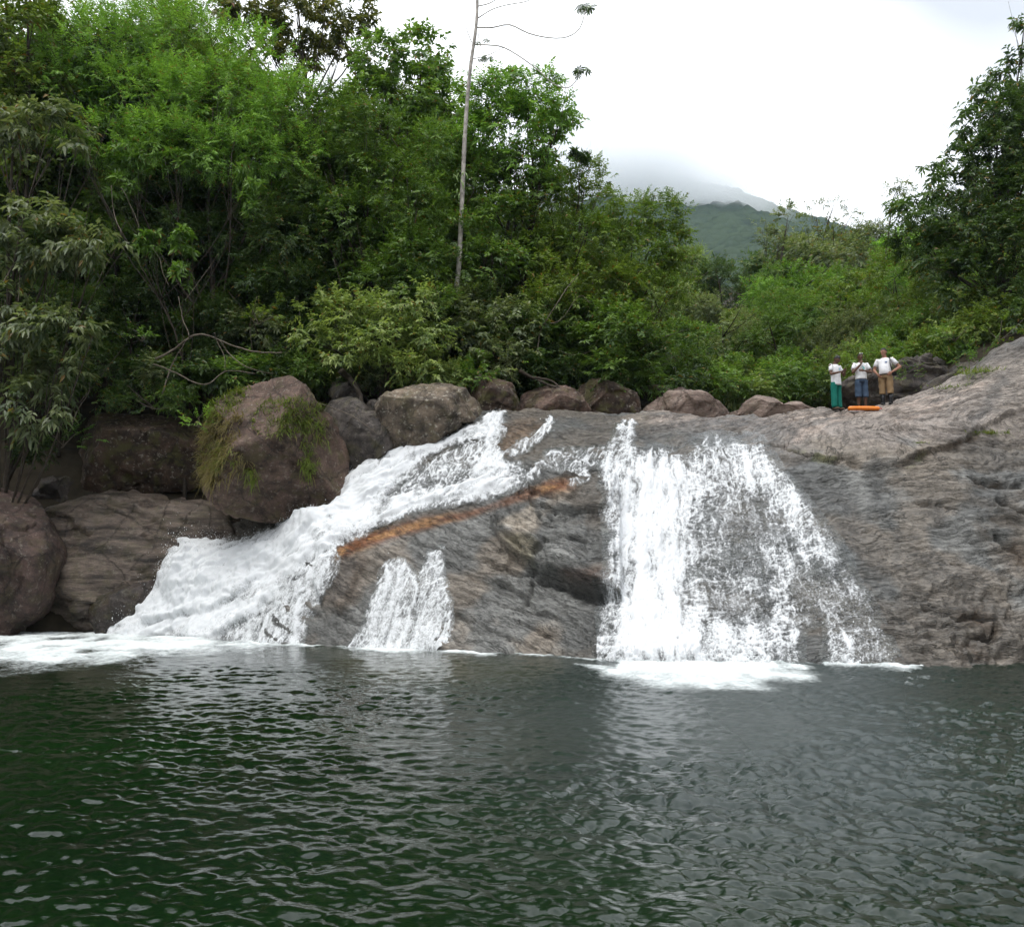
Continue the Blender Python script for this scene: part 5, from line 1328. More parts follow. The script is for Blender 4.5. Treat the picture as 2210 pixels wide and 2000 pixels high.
def fill():
    rng = np.random.default_rng(5)
    def z_at(px, py, Y): return at(px, py, Y)[2]
    # the wood behind the left bank: tops follow the measured skyline
    sky_l = np.array([(-300,-80),(0,-60),(450,-20),(520,40),(620,120),(760,150),(820,120),(1000,160),(1040,340),(1100,350),(1230,400),(1300,470),(1400,500)])
    tiers = ['low front', 'upper front', 'middle', 'high', 'low rear', 'topmost rear']
    for row, (Y, step, drop) in enumerate(((31.8, 120, 330), (32.5, 125, 110), (33.6, 120, 230), (35, 130, 60), (36, 125, 380), (38.5, 140, 40))):
        px = -260 + rng.uniform(0, 60); n = 0
        while px < 1330:
            top = np.interp(px, sky_l[:, 0], sky_l[:, 1]) + drop + rng.uniform(0, 90)
            p = at(px, top, Y + rng.uniform(-1, 1))
            wh, key = int(rng.integers(0, 4)), ['mid', 'dark', 'mid', 'olive', 'mid'][int(rng.integers(0, 5))]
            wood_tree('wood_tree', p[0], p[1], p[2], wh, key, rng.uniform(0.85, 1.2),
                      '%s tree, %s from the left in the %s tier of the left wood' % (LOOK[key], ORD[n], tiers[row]), 'trees deep in the left wood', rng); n += 1
            px += step * rng.uniform(0.75, 1.2)
    # mid-storey in front of it
    for n, (px, py, Y, w, key) in enumerate([(20,520,29.6,0.6,'dark'),(120,430,30.5,0.7,'dark'),(260,470,30.6,0.7,'mid'),(420,450,30.8,0.75,'dark'),(560,520,30.6,0.7,'dark'),(680,560,30.4,0.65,'dark'),(300,600,30,0.55,'dark'),(480,620,29.8,0.55,'dark'),
                              (150,620,29.6,0.55,'dark'),(620,660,29.8,0.5,'dark'),(1000,600,31,0.6,'dark'),(1150,640,31.6,0.55,'dark'),(1240,700,32,0.5,'dark'),(1400,700,33.4,0.5,'mid')]):
        p = at(px, py, Y)
        wood_tree('understorey_tree', p[0], p[1], p[2], int(rng.integers(0, 4)), key, w,
                  '%s %s %s young tree in the left wood, %s' % (['slim', 'broad'][int(w > 0.56)], ['dense', 'open', 'leaning'][n % 3], LOOK[key], ['lower', 'upper'][int(py < 560)] + ' one ' + ['above the left boulder', 'over the mossy boulder', 'behind the grassy boulder', 'behind the light shrub', 'beside the pale trunk', 'below the ivy tree'][int(np.searchsorted([140, 400, 600, 900, 1100], px))]), 'young trees shaded by the left wood', rng, cat='tree')
    # bushes along the foot of the left wood
    for px in range(-60, 1420, 62):
        for row, (Y, pb) in enumerate(((29.2, 850), (30.6, 770))):
            if row == 0 and 520 < px < 1130 and False: continue
            X = at(px, pb, Y)[0] + rng.normal(0, 0.3); Yy = Y + rng.uniform(-0.5, 0.6) + (1.6 if px > 1080 else 0)
            top = pb - rng.uniform(60, 130)
            key = ['dark', 'mid', 'dark', 'grey'][int(rng.integers(0, 4))]
            wood_tree('bush', X, Yy, at(px, top, Yy)[2], int(rng.integers(0, 3)), key, rng.uniform(0.75, 1.15),
                      '%s bush, %s from the left in the %s row along the left wood' % (LOOK[key], ORD[(px + 60) // 62], ['front', 'rear'][row]), 'bushes along the foot of the left wood', rng, 'bush', SHRUB, zb=at(px, pb, Yy)[2])
    # leafy sprays that hang over the tops of the boulders
    for n, (px, py, Y, key, near) in enumerate([(250,850,28.3,'dark','mossy brown boulder'),(380,850,28.0,'mid','gap left of the grassy boulder'),(660,800,28.2,'mid','right shoulder of the grassy boulder'),(985,800,28.6,'pale','tan boulder'),
                                (1150,800,30.2,'dark','low reddish boulder'),(1235,790,31.0,'mid','brown mossy lump'),(1060,770,30.8,'olive','small rusty boulder'),(60,960,27.4,'dark','far left boulder')]):
        p = at(px, py + 30, Y)
        wood_tree('bush', p[0], p[1], p[2] + 1.0, n % 3, key, 0.55, '%s bush drooping over the %s' % (LOOK[key], near), 'bushes drooping over the boulders', rng, 'bush', SHRUB, zb=p[2] - 0.15)
    # valley wood
    sky_v = np.array([(1250,520),(1400,535),(1480,530),(1560,532),(1650,528),(1740,500),(1800,485),(1850,475),(1920,462),(2000,450),(2100,420),(2300,370)])
    rows = ['front', 'second', 'third', 'fourth', 'fifth', 'rearmost']
    for row, (Y, step, drop, w) in enumerate(((37, 75, 225, 0.66), (40, 80, 170, 0.78), (44, 90, 115, 0.9), (50, 100, 60, 1.05), (57, 115, 20, 1.2), (66, 135, 0, 1.4))):
        px = 1180 + rng.uniform(0, 60); n = 0
        while px < 2290:
            top = np.interp(px, sky_v[:, 0], sky_v[:, 1]) + drop * rng.uniform(0.8, 1.2) + rng.uniform(-8, 40)
            p = at(px, top, Y + rng.uniform(-1.2, 1.2))
            key = ['mid', 'pale', 'olive', 'dark', 'bright', 'grey', 'mid', 'yellow'][int(rng.integers(0, 8))]
            wood_tree('valley_tree', p[0], p[1], p[2], int(rng.integers(0, 6)), key, w * rng.uniform(0.75, 1.1),
                      '%s tree, %s from the left in the %s row of the valley wood' % (LOOK[key], ORD[n], rows[row]), 'trees of the valley wood', rng)
            n += 1
            px += step * rng.uniform(0.7, 1.25)
    # bushes at the foot of the valley wood, from the ivy tree to the people
    for px in range(1290, 1960, 48):
        Y = 35 + rng.uniform(-0.8, 0.8); key = ['mid', 'dark', 'olive', 'pale'][int(rng.integers(0, 4))]
        wood_tree('bush', at(px, 870, Y)[0], Y, at(px, 800 + rng.uniform(-40, 20), Y)[2], int(rng.integers(0, 3)), key, rng.uniform(0.8, 1.2),
                  '%s bush, %s from the left along the foot of the valley wood' % (LOOK[key], ORD[(px - 1290) // 48]), 'bushes at the foot of the valley wood', rng, 'bush', SHRUB, zb=at(px, 885, Y)[2])
    # bushes above the rock on the right
    for n, (px, py, Y) in enumerate([(1860,800,32.6),(1930,770,32.8),(1990,750,32.6),(2050,735,32.4),(2110,720,32.2),(2170,700,31.6),(2230,680,31),(1900,740,34.5),(2000,700,34),(2120,670,33.2)]):
        key = ['olive', 'dark', 'mid'][int(rng.integers(0, 3))]
        wood_tree('bush', at(px, py + 60, Y)[0], Y, at(px, py - 50, Y)[2], int(rng.integers(0, 3)), key, rng.uniform(0.75, 1.05),
                  '%s bush, %s from the people in the %s row above the dark ledge' % (LOOK[key], ORD[n if n < 7 else n - 7], ['lower', 'upper'][n >= 7]), 'bushes above the right-hand ledge', rng, 'bush', SHRUB, zb=at(px, py + 50, Y)[2])
    # trees on the banks beside and behind the viewer (they close the valley and show in reflections)
    for n, (X, Y) in enumerate([(-23,20),(-25,12),(-26,3),(-24,-8),(24,18),(27,8),(26,-4),(24,-14),(-12,-22),(0,-24),(12,-22),(-22,25.5),(25,25)]):
        wood_tree('bank_tree', X, Y, 11 + rng.uniform(-1, 2), int(rng.integers(0, 4)), ['mid', 'dark'][int(rng.integers(0, 2))], rng.uniform(1.3, 1.6),
                  'green tree on the near bank beside the pool, %s clockwise from the left' % ORD[n], 'trees on the near banks', rng, zb=1.0)
fill()

# ================================================================== PALE BARE-BRANCHED TREE
def rock_z(X, Y):
    """height of the displaced rock surface at a spot"""
    d = (RP[..., 0] - X) ** 2 + (RP[..., 1] - Y) ** 2
    i = np.unravel_index(np.argmin(d), d.shape)
    return float(RP[i][2])
def pxline(pts, Y, n, dy=None):
    P = np.array([at(px, py, Y + (0 if dy is None else dy[k])) for k, (px, py) in enumerate(pts)])
    return spline(P, n)
M_CEC = simple_mat('large_lobed_leaf', (0.17, 0.25, 0.08), 0.5, 0.4, 0.3, 6.0)
def lobed_leaf(size, rng):
    """one hand-shaped leaf of nine long lobes, drooping"""
    V, F = [(0, 0, 0)], []
    k = 9
    for i in range(k):
        a = (i - (k - 1) / 2) / k * 5.6
        L = size * (1 - 0.25 * abs(i - 4) / 4) * rng.uniform(0.85, 1.1)
        for t, w, dz in ((0.35, 0.055, 0.0), (0.7, 0.10, -0.06), (1.0, 0.01, -0.22)):
            c = np.array([math.sin(a) * L * t, math.cos(a) * L * t, dz * size * 1.6]); s = np.array([math.cos(a), -math.sin(a), 0]) * size * w * 1.4
            V += [tuple(c - s), tuple(c + s)]
        b = 1 + i * 6
        F += [(0, b, b + 1), (b, b + 2, b + 3, b + 1), (b + 2, b + 4, b + 5, b + 3)]
    return np.array(V), F
def build_pale_tree():
    rng = np.random.default_rng(3)
    Y = 30.2
    trunk = pxline([(968,760),(976,690),(988,600),(994,500),(998,410),(1003,300),(1009,210),(1016,140),(1026,70),(1030,20),(1030,-40),(1034,-110)], Y, 44)
    base = trunk[0].copy()
    root = empty('bare_branched_tree', base)
    rad = np.linspace(0.105, 0.045, 44) * (1 + 0.06 * np.sin(np.arange(44) * 2.1))
    V, F = tube(trunk, rad, 10)
    new_obj('trunk', V - base, F, M_PALE_BARK, root)
    brs = [([(1030,60),(1062,60),(1100,54),(1140,72),(1185,82),(1225,80),(1252,60),(1264,20)], 0.022),
           ([(1022,97),(1060,98),(1090,104),(1130,128),(1165,155),(1195,182),(1225,190),(1243,175),(1250,155)], 0.020),
           ([(1030,14),(1055,8),(1080,-6),(1110,-24)], 0.018), ([(1031,40),(1060,22),(1090,12),(1140,2),(1170,-20)], 0.018),
           ([(1019,128),(1045,122),(1070,112),(1088,102)], 0.014), ([(1018,92),(1010,72),(1004,54)], 0.014),
           ([(1032,66),(1034,90),(1042,112),(1050,126)], 0.012)]
    for pts, r in brs:
        P = pxline(pts, Y, 22, dy=np.linspace(0, rng.uniform(-0.8, 0.3), len(pts)))
        V, F = tube(P, np.linspace(r * 1.25, r * 0.75, 22), 6)
        new_obj('branch', V - base, F, M_PALE_BARK, root)
    for px, py, s, n in [(1264,14,0.30,4),(1258,30,0.22,2),(1252,150,0.30,4),(1244,160,0.22,2),(1050,126,0.16,3),(1046,92,0.18,2),(1036,118,0.14,2)]:
        for q in range(n):
            V, F = lobed_leaf(s * rng.uniform(0.8, 1.15), rng)
            a = rng.uniform(0, 6.28); tl = rng.uniform(-0.5, 0.7)
            Mx = np.array(Matrix.Rotation(a, 3, 'Z') @ Matrix.Rotation(tl, 3, 'X'))
            c = at(px + rng.normal(0, 7), py + rng.normal(0, 5), Y - 0.6)
            new_obj('leaf', V @ Mx.T + c - base, F, M_CEC, root, smooth=False)
    # strap-leaved plants growing on the trunk
    J = Join()
    for q in range(16):
        c = at(993 + rng.normal(0, 6), 430 + rng.uniform(-60, 60), Y - 0.1)
        e = c + np.array([rng.normal(0, 0.12), -0.1, -rng.uniform(0.15, 0.4)])
        s = np.array([0.025, 0, 0.0])
        J.add([c - s * 0.4, c + s * 0.4, (c + e) / 2 + s + [0, -0.08, 0.02], (c + e) / 2 - s + [0, -0.08, 0.02], e], [(0, 1, 2, 3), (3, 2, 4)])
    V = np.concatenate(J.V) - base
    new_obj('air_plant_leaves', V, J.F, M_CEC, root, smooth=False)['kind'] = 'stuff'
    tag(root, 'tall slender tree with pale bare trunk and long looping branches', 'tree')
build_pale_tree()

# ================================================================== DEAD BRANCHES, LIANAS
def bare(name, lines, label, cat, mat=M_TWIG):
    Js = []; base = None
    root = None
    for pts, r, Y in lines:
        P = pxline(pts, Y, 26, dy=0.25 * np.sin(np.arange(len(pts)) * 1.7))
        P = P + 0.02 * np.stack([fbm(P[:, 0] * 5, P[:, 2] * 5, k, 2, seed=7) for k in range(3)], 1)
        V, F = tube(P, np.linspace(r, r * 0.5, 26) * (0.72 if mat is M_TWIG else 1), 7)
        if root is None:
            base = P[0].copy(); root = empty(name, base)
        new_obj('stem', V - base, F, mat, root)
    tag(root, label, cat)
bare('fallen_branch', [([(335,775),(375,755),(410,728),(440,722),(475,735),(520,752),(560,760),(610,762)], 0.055, 27.2), ([(350,850),(372,785),(400,740),(408,722),(395,690),(385,640)], 0.032, 27.3),
                       ([(475,735),(492,760),(520,785),(555,800),(590,806)], 0.03, 27.0)], 'grey crooked dead branch arching above the grassy boulder', 'branch')
bare('fallen_branch', [([(330,785),(380,805),(420,825),(450,828),(478,806),(500,800),(550,806)], 0.034, 26.9), ([(462,718),(470,740),(484,770),(486,800)], 0.02, 27.0)], 'pale low branch sagging just left of the grassy boulder', 'branch')
bare('fallen_branch', [([(690,870),(730,885),(765,900),(800,925),(820,938),(824,915),(832,900),(838,885),(834,858)], 0.022, 26.0)], 'thin bare branch leaning on the dark grey boulder', 'branch')
bare('fallen_log', [([(735,800),(755,818),(775,845),(782,870)], 0.12, 27.9)], 'short brown log wedged above the dark grey boulder', 'log', M_BARK)
bare('fallen_log', [([(1120,800),(1160,820),(1200,836),(1235,840)], 0.07, 29.2), ([(1150,815),(1190,822),(1215,845)], 0.05, 29.0)], 'weathered log lying on the boulders above the lip', 'log', M_BARK)
bare('liana', [([(240,400),(244,450),(252,480),(262,505),(248,540),(225,580),(205,620)], 0.02, 26.6), ([(262,405),(285,450),(300,490)], 0.018, 26.6), ([(270,480),(255,510)], 0.014, 26.6)], 'thin forked liana hanging in front of the left wood', 'vine')
bare('liana', [([(470,550),(450,580),(420,620),(400,650)], 0.014, 27.4), ([(330,535),(345,560),(352,590),(366,620)], 0.016, 27.4)], 'thin crossing twigs below the bright palmate leaves', 'vine')
bare('liana', [([(1160,760),(1165,720),(1180,690),(1205,650),(1225,620),(1250,590)], 0.035, 29.8), ([(1175,700),(1210,690),(1250,640),(1275,655)], 0.022, 29.8), ([(1290,735),(1270,760),(1230,765),(1205,755)], 0.018, 30)], 'crooked bare limb rising from the gap under the olive shrub', 'branch')
bare('liana', [([(40,520),(28,570),(12,600),(0,615)], 0.035, 25.6), ([(60,560),(44,585),(40,640),(34,690)], 0.016, 25.6)], 'grey stem of the drooping tree at the left edge', 'branch')
bare('liana', [([(555,640),(540,700),(545,760)], 0.012, 28), ([(720,560),(735,620),(728,690)], 0.014, 29), ([(600,560),(640,640),(650,720)], 0.02, 29.2)], 'thin straight stems in the dark wood left of the light shrub', 'vine')
bare('liana', [([(150,930),(170,880),(190,850),(192,825)], 0.014, 25.6), ([(40,860),(28,900),(34,940)], 0.014, 25.2)], 'bare twigs under the leaves above the left boulder', 'vine')

# ================================================================== GRASS AND SMALL PLANTS
def blade_mat(name, c1, c2):
    return leaf_mat(name, c1, c2, (0.30, 0.22, 0.09), 0.35, 0.5, 0.80)
M_GRASS = blade_mat('green_grass', (0.07, 0.12, 0.02), (0.22, 0.27, 0.05))
M_DRY = blade_mat('dry_grass', (0.16, 0.14, 0.045), (0.30, 0.24, 0.10))
M_FERN = leaf_mat('fern_green', (0.05, 0.12, 0.02), (0.14, 0.26, 0.05))
def blades(P0, D0, L, w, droop, rng):
    """curved grass blades: 3 segments each"""
    n = len(P0); up = np.array([0, 0, 1.0])
    side = unit(np.cross(D0, up + 0.3 * rng.normal(size=(n, 3))))
    V = []
    for t in (0.0, 0.4, 0.75, 1.0):
        c = P0 + D0 * (L * t)[:, None] - up * (droop * L * t * t)[:, None]
        ww = w * (1 - t) ** 0.7 * 0.5 + 0.0005
        V += [c - side * ww[:, None], c + side * ww[:, None]]
    V = np.stack(V, 1).reshape(-1, 3)
    q = np.arange(n) * 8
    F = np.concatenate([np.stack([q + 2 * k, q + 2 * k + 1, q + 2 * k + 3, q + 2 * k + 2], 1) for k in range(3)])
    tint = np.repeat(np.clip(rng.normal(0.5, 0.25, n), 0, 1), 8)
    return V, F, tint
def boulder_front(obj):
    me = obj.data; n = len(me.vertices)
    co = np.empty(n * 3, np.float32); me.vertices.foreach_get('co', co); co = co.reshape(-1, 3) + np.array(obj.location)
    nr = np.empty(n * 3, np.float32); me.vertices.foreach_get('normal', nr); nr = nr.reshape(-1, 3)
    m = nr[:, 1] < -0.05
    return co[m], nr[m]
BIG = [o for o in scene.objects if o.get('label', '').startswith('large reddish')][0]
def grass_on(obj, poly, n, label, mat, L=(0.12, 0.34), seed=0, droop=1.0, w=0.024):
    n = int(n * 1.5)
    rng = np.random.default_rng(seed + 60)
    co, nr = boulder_front(obj)
    px, py = to_px(co)
    m = poly_sd(px, py, poly) > 0
    if m.sum() < 3: return
    idx = np.where(m)[0]
    cl = rng.choice(idx, max(10, n // 10))
    i = cl[rng.integers(0, len(cl), n)]
    P0 = co[i] + rng.normal(0, 0.05, (n, 3)) - nr[i] * 0.03
    D = unit(nr[i] * 0.8 + np.array([0, -0.2, 0.75]) + 0.7 * rng.normal(size=(n, 3)))
    V, F, T = blades(P0, D, rng.uniform(*L, n), np.full(n, w), rng.uniform(0.3, 1.1, n) * droop * 0.8, rng)
    base = co[idx].mean(0); base[2] = co[idx][:, 2].min()
    o = empty('grass_tuft', base)
    new_obj('blades', V - base, F, mat, o, smooth=False, attrs={'tint': T})['kind'] = 'stuff'
    tag(o, label, 'grass', 'grass tufts on the big boulder')
grass_on(BIG, [(545,885),(590,860),(650,858),(695,880),(705,925),(650,940),(580,940),(540,930)], 1300, 'fresh green grass tuft in the middle of the big boulder', M_GRASS, seed=1)
grass_on(BIG, [(650,920),(700,905),(712,950),(690,1000),(665,1035),(645,1030),(655,980)], 520, 'green grass hanging down the right of the big boulder face', M_GRASS, seed=2, droop=1.2, L=(0.12, 0.36))
grass_on(BIG, [(425,930),(470,890),(540,900),(552,960),(525,1015),(470,1045),(425,1045),(405,990)], 2000, 'thick dry grass mat on the left face of the big boulder', M_DRY, seed=3, droop=1.4, L=(0.14, 0.45))
grass_on(BIG, [(420,960),(470,950),(530,960),(520,1000),(450,1020),(412,1000)], 500, 'green blades mixed through the dry grass of the big boulder', M_GRASS, seed=4, droop=1.1)
grass_on(BIG, [(470,850),(510,830),(540,835),(520,880),(470,915),(445,905)], 650, 'green grass on the upper left shoulder of the big boulder', M_GRASS, seed=5, L=(0.15, 0.4), droop=0.9)
grass_on(BIG, [(530,1010),(555,1010),(552,1045),(535,1045)], 130, 'small lone grass tuft low on the big boulder', M_GRASS, seed=6, L=(0.15, 0.32), droop=1.4)
def plant(_n, px, py, Y, size, n, label, cat, mat, style='simple', zfix=None, seed=0, group=None):
    name = {'fern': 'fern', 'plant': 'leafy_plant'}[cat]
    rng = np.random.default_rng(seed + 1200)
    c = at(px, py, Y)
    if zfix == 'rock': 
        c[2] = rock_z(c[0], c[1]) + 0.0
    tp = c + np.array([0, 0, size * 0.45]) + rng.normal(0, 1, (n, 3)) * np.array([size * 0.5, size * 0.3, size * 0.28])
    ta = unit(unit(tp - c) + 0.3 * rng.normal(size=(n, 3)))
    V, F, T = make_leaves(tp, ta, style, rng, 0.62)
    o = empty(name, c)
    new_obj('foliage', V - c, F, mat, o, smooth=False, attrs={'tint': T})['kind'] = 'stuff'
    J = Join()
    for q in range(5):
        e = tp[q * (n // 6)] - c
        J.add(*tube(spline([np.zeros(3) + rng.normal(0, 0.03, 3), e * 0.5 + rng.normal(0, 0.04, 3), e], 5), [0.012, 0.011, 0.009, 0.007, 0.004], 5))
    J.obj('stem', M_TWIG, o)
    tag(o, label, cat, group)
def tuft(px, py, Y, n, L, label, mat, seed, spread=0.2, group=None):
    rng = np.random.default_rng(seed + 1500)
    c = at(px, py, Y); c[2] = rock_z(c[0], c[1]) - 0.02
    P0 = c + rng.normal(0, 1, (n, 3)) * np.array([spread, spread * 0.6, 0.0])
    D = unit(np.array([0, -0.25, 1.0]) + 0.55 * rng.normal(size=(n, 3)))
    V, F, T = blades(P0, D, rng.uniform(0.5, 1, n) * L, np.full(n, 0.022), rng.uniform(0.3, 0.9, n), rng)
    o = empty('grass_tuft', c)
    new_obj('blades', V - c, F, mat, o, smooth=False, attrs={'tint': T})['kind'] = 'stuff'
    tag(o, label, 'grass', group)
tuft(2125, 938, 23.6, 260, 0.30, 'green grass tuft growing from the long crack on the right', M_GRASS, 1, 0.30)
tuft(1985, 990, 23.0, 60, 0.14, 'tiny moss-green tuft in the shadow of the long crack', M_GRASS, 2, 0.12)
tuft(2115, 808, 26.0, 260, 0.45, 'bright grass clump beside the upper right rock step', M_GRASS, 3, 0.35)
tuft(2060, 838, 26.0, 120, 0.25, 'low grass on the slope right of the people', M_GRASS, 4, 0.35)
plant('fern', 2110, 800, 27.2, 0.8, 26, 'light green ferny plant on the rock step at upper right', 'fern', M_FERN, 'pinnate', None, 1)
plant('fern', 430, 920, 25.3, 0.5, 16, 'bright leafy sprig at the left edge of the big boulder', 'plant', ML['bright'], 'simple', None, 2)
plant('fern', 2060, 735, 30.6, 0.9, 26, 'pale-leaved plant above the dark ledge', 'plant', ML['pale'], 'big', None, 3)
plant('fern', 2155, 735, 29.8, 0.9, 26, 'yellow-green plants at the top of the right slope', 'plant', ML['yellow'], 'simple', None, 4)
plant('fern', 1945, 830, 29.4, 0.8, 24, 'low bushy plant on the ledge behind the khaki trousers', 'plant', ML['mid'], 'small', None, 5)
plant('fern', 1885, 800, 30.0, 1.0, 30, 'green shrub between the two people on the right', 'plant', ML['mid'], 'simple', None, 6)
plant('fern', 135, 965, 27.2, 0.9, 26, 'long-fronded fern hanging beside the mossy boulder', 'fern', M_FERN, 'pinnate', None, 7)
plant('fern', 330, 880, 27.6, 0.9, 28, 'dark ferns hanging over the mossy boulder', 'fern', ML['dark'], 'pinnate', None, 8)
plant('fern', 1095, 800, 29.6, 0.8, 26, 'bright ferny plant between the boulders above the cascade', 'fern', ML['bright'], 'small', None, 9)
plant('fern', 560, 700, 27.8, 0.8, 22, 'big-leaved plant standing in the dark wood above the branch', 'plant', ML['olive'], 'big', None, 10)
plant('fern', 305, 735, 26.9, 0.35, 8, 'little bright sprig left of the arching branch', 'plant', ML['bright'], 'simple', None, 11)

# overhanging twig in the top right corner
hero('overhanging_branch', 'leafy twig hanging into the top right corner', [(2150,-6,40,10,13),(2200,6,22,12,13)], 'droop', ML['dark'], 30, 33, base=(9.6, 13.2), trunk_r=0.02, cat='branch', scale=0.8) if False else None

# ================================================================== PEOPLE
def loft(rings, sides=20, cap=True, fold=0.0, seed=0):
    """rings: (center, rx, ry) stacked with level ellipses"""
    V, F = [], []
    for k, (c, a, b) in enumerate(rings):
        t = np.linspace(0, 2 * np.pi, sides, endpoint=False)
        r = 1 + fold * perlin(np.cos(t) * 2.3, np.sin(t) * 2.3, c[2] * 7.0, seed)
        V.append(np.stack([c[0] + a * r * np.cos(t), c[1] + b * r * np.sin(t), np.full(sides, c[2])], 1))
    V = np.concatenate(V)
    for i in range(len(rings) - 1):
        for j in range(sides):
            a = i * sides + j; b = i * sides + (j + 1) % sides
            F.append((a, b, b + sides, a + sides))
    if cap:
        F.append(tuple(range(sides))[::-1]); F.append(tuple((len(rings) - 1) * sides + j for j in range(sides)))
    return V, F
def ell(c, r, sub=3, M=None):
    V, F = ICO[sub]
    V = V * np.asarray(r)
    if M is not None: V = V @ M.T
    return V + np.asarray(c), [tuple(f) for f in F]
def limb(pts, rads, n=10, sides=12):
    return tube(spline(pts, n), np.interp(np.linspace(0, 1, n), np.linspace(0, 1, len(rads)), rads), sides)
def hand(J, wrist, direction, palm_n, curl, side):
    """palm, four unequal bent fingers and a thumb from the side of the palm"""
    d = unit(np.array(direction, float)); nrm = np.array(palm_n, float); nrm = unit(nrm - d * np.dot(nrm, d)); s = np.cross(d, nrm) * side
    B = np.stack([s, d, nrm], 1)
    c = np.array(wrist) + d * 0.05
    J.add(*ell(c, (0.040, 0.055, 0.017), 2, B))
    for i, L in enumerate((0.070, 0.080, 0.074, 0.058)):
        o = np.array(wrist) + d * 0.095 + s * (0.030 - 0.0205 * i)
        p, dd = [o - d * 0.03], d.copy()
        for seg in (0.45, 0.32, 0.23):
            dd = unit(dd * math.cos(curl) + nrm * math.sin(curl))
            p.append(p[-1] + dd * L * seg + (d * 0.03 if seg == 0.45 else 0))
        J.add(*tube(np.array(p), [0.0095, 0.009, 0.0085, 0.007], 6))
    o = np.array(wrist) + d * 0.03 + s * 0.028
    p = [o, o + s * 0.028 + d * 0.022 + nrm * 0.008, o + s * 0.034 + d * 0.052 + nrm * 0.022]
    J.add(*tube(np.array(p), [0.0125, 0.011, 0.008], 6))
def M_cloth(name, col, bump=0.25): return simple_mat(name, col, 0.85, 0.15, 0.10, 14.0, bump)
SKIN_D, SKIN_M, SKIN_L = simple_mat('dark_brown_skin', (0.11, 0.055, 0.034), 0.5, 0.35, 0.1, 10), simple_mat('brown_skin', (0.17, 0.085, 0.052), 0.5, 0.35, 0.1, 10), simple_mat('tanned_skin', (0.34, 0.17, 0.115), 0.5, 0.35, 0.1, 10)
M_HAIR = simple_mat('black_hair', (0.012, 0.010, 0.009), 0.55, 0.4, 0.3, 60, 0.4)
M_WHITE = M_cloth('white_cotton', (0.80, 0.80, 0.82))
M_GREENP = M_cloth('green_work_cloth', (0.012, 0.15, 0.115)); M_DENIM = M_cloth('blue_denim', (0.055, 0.085, 0.135)); M_KHAKI = M_cloth('khaki_cloth', (0.26, 0.175, 0.095))
M_RUBBER = simple_mat('black_rubber', (0.012, 0.012, 0.014), 0.3, 0.5); M_BOOT = simple_mat('brown_leather', (0.10, 0.065, 0.04), 0.7, 0.3, 0.2, 20)
M_TEAL = simple_mat('teal_print', (0.03, 0.42, 0.42), 0.8, 0.1); M_PALEBLUE = simple_mat('pale_blue_print', (0.42, 0.66, 0.78), 0.8, 0.1); M_NAVY = simple_mat('navy_print', (0.02, 0.05, 0.22), 0.8, 0.1)
M_BLACK = simple_mat('black_webbing', (0.015, 0.015, 0.016), 0.7, 0.2); M_EYE = simple_mat('dark_eye', (0.01, 0.008, 0.007), 0.2, 0.5)
M_LENS = simple_mat('pale_sunglass_lens', (0.55, 0.55, 0.52), 0.15, 0.6)

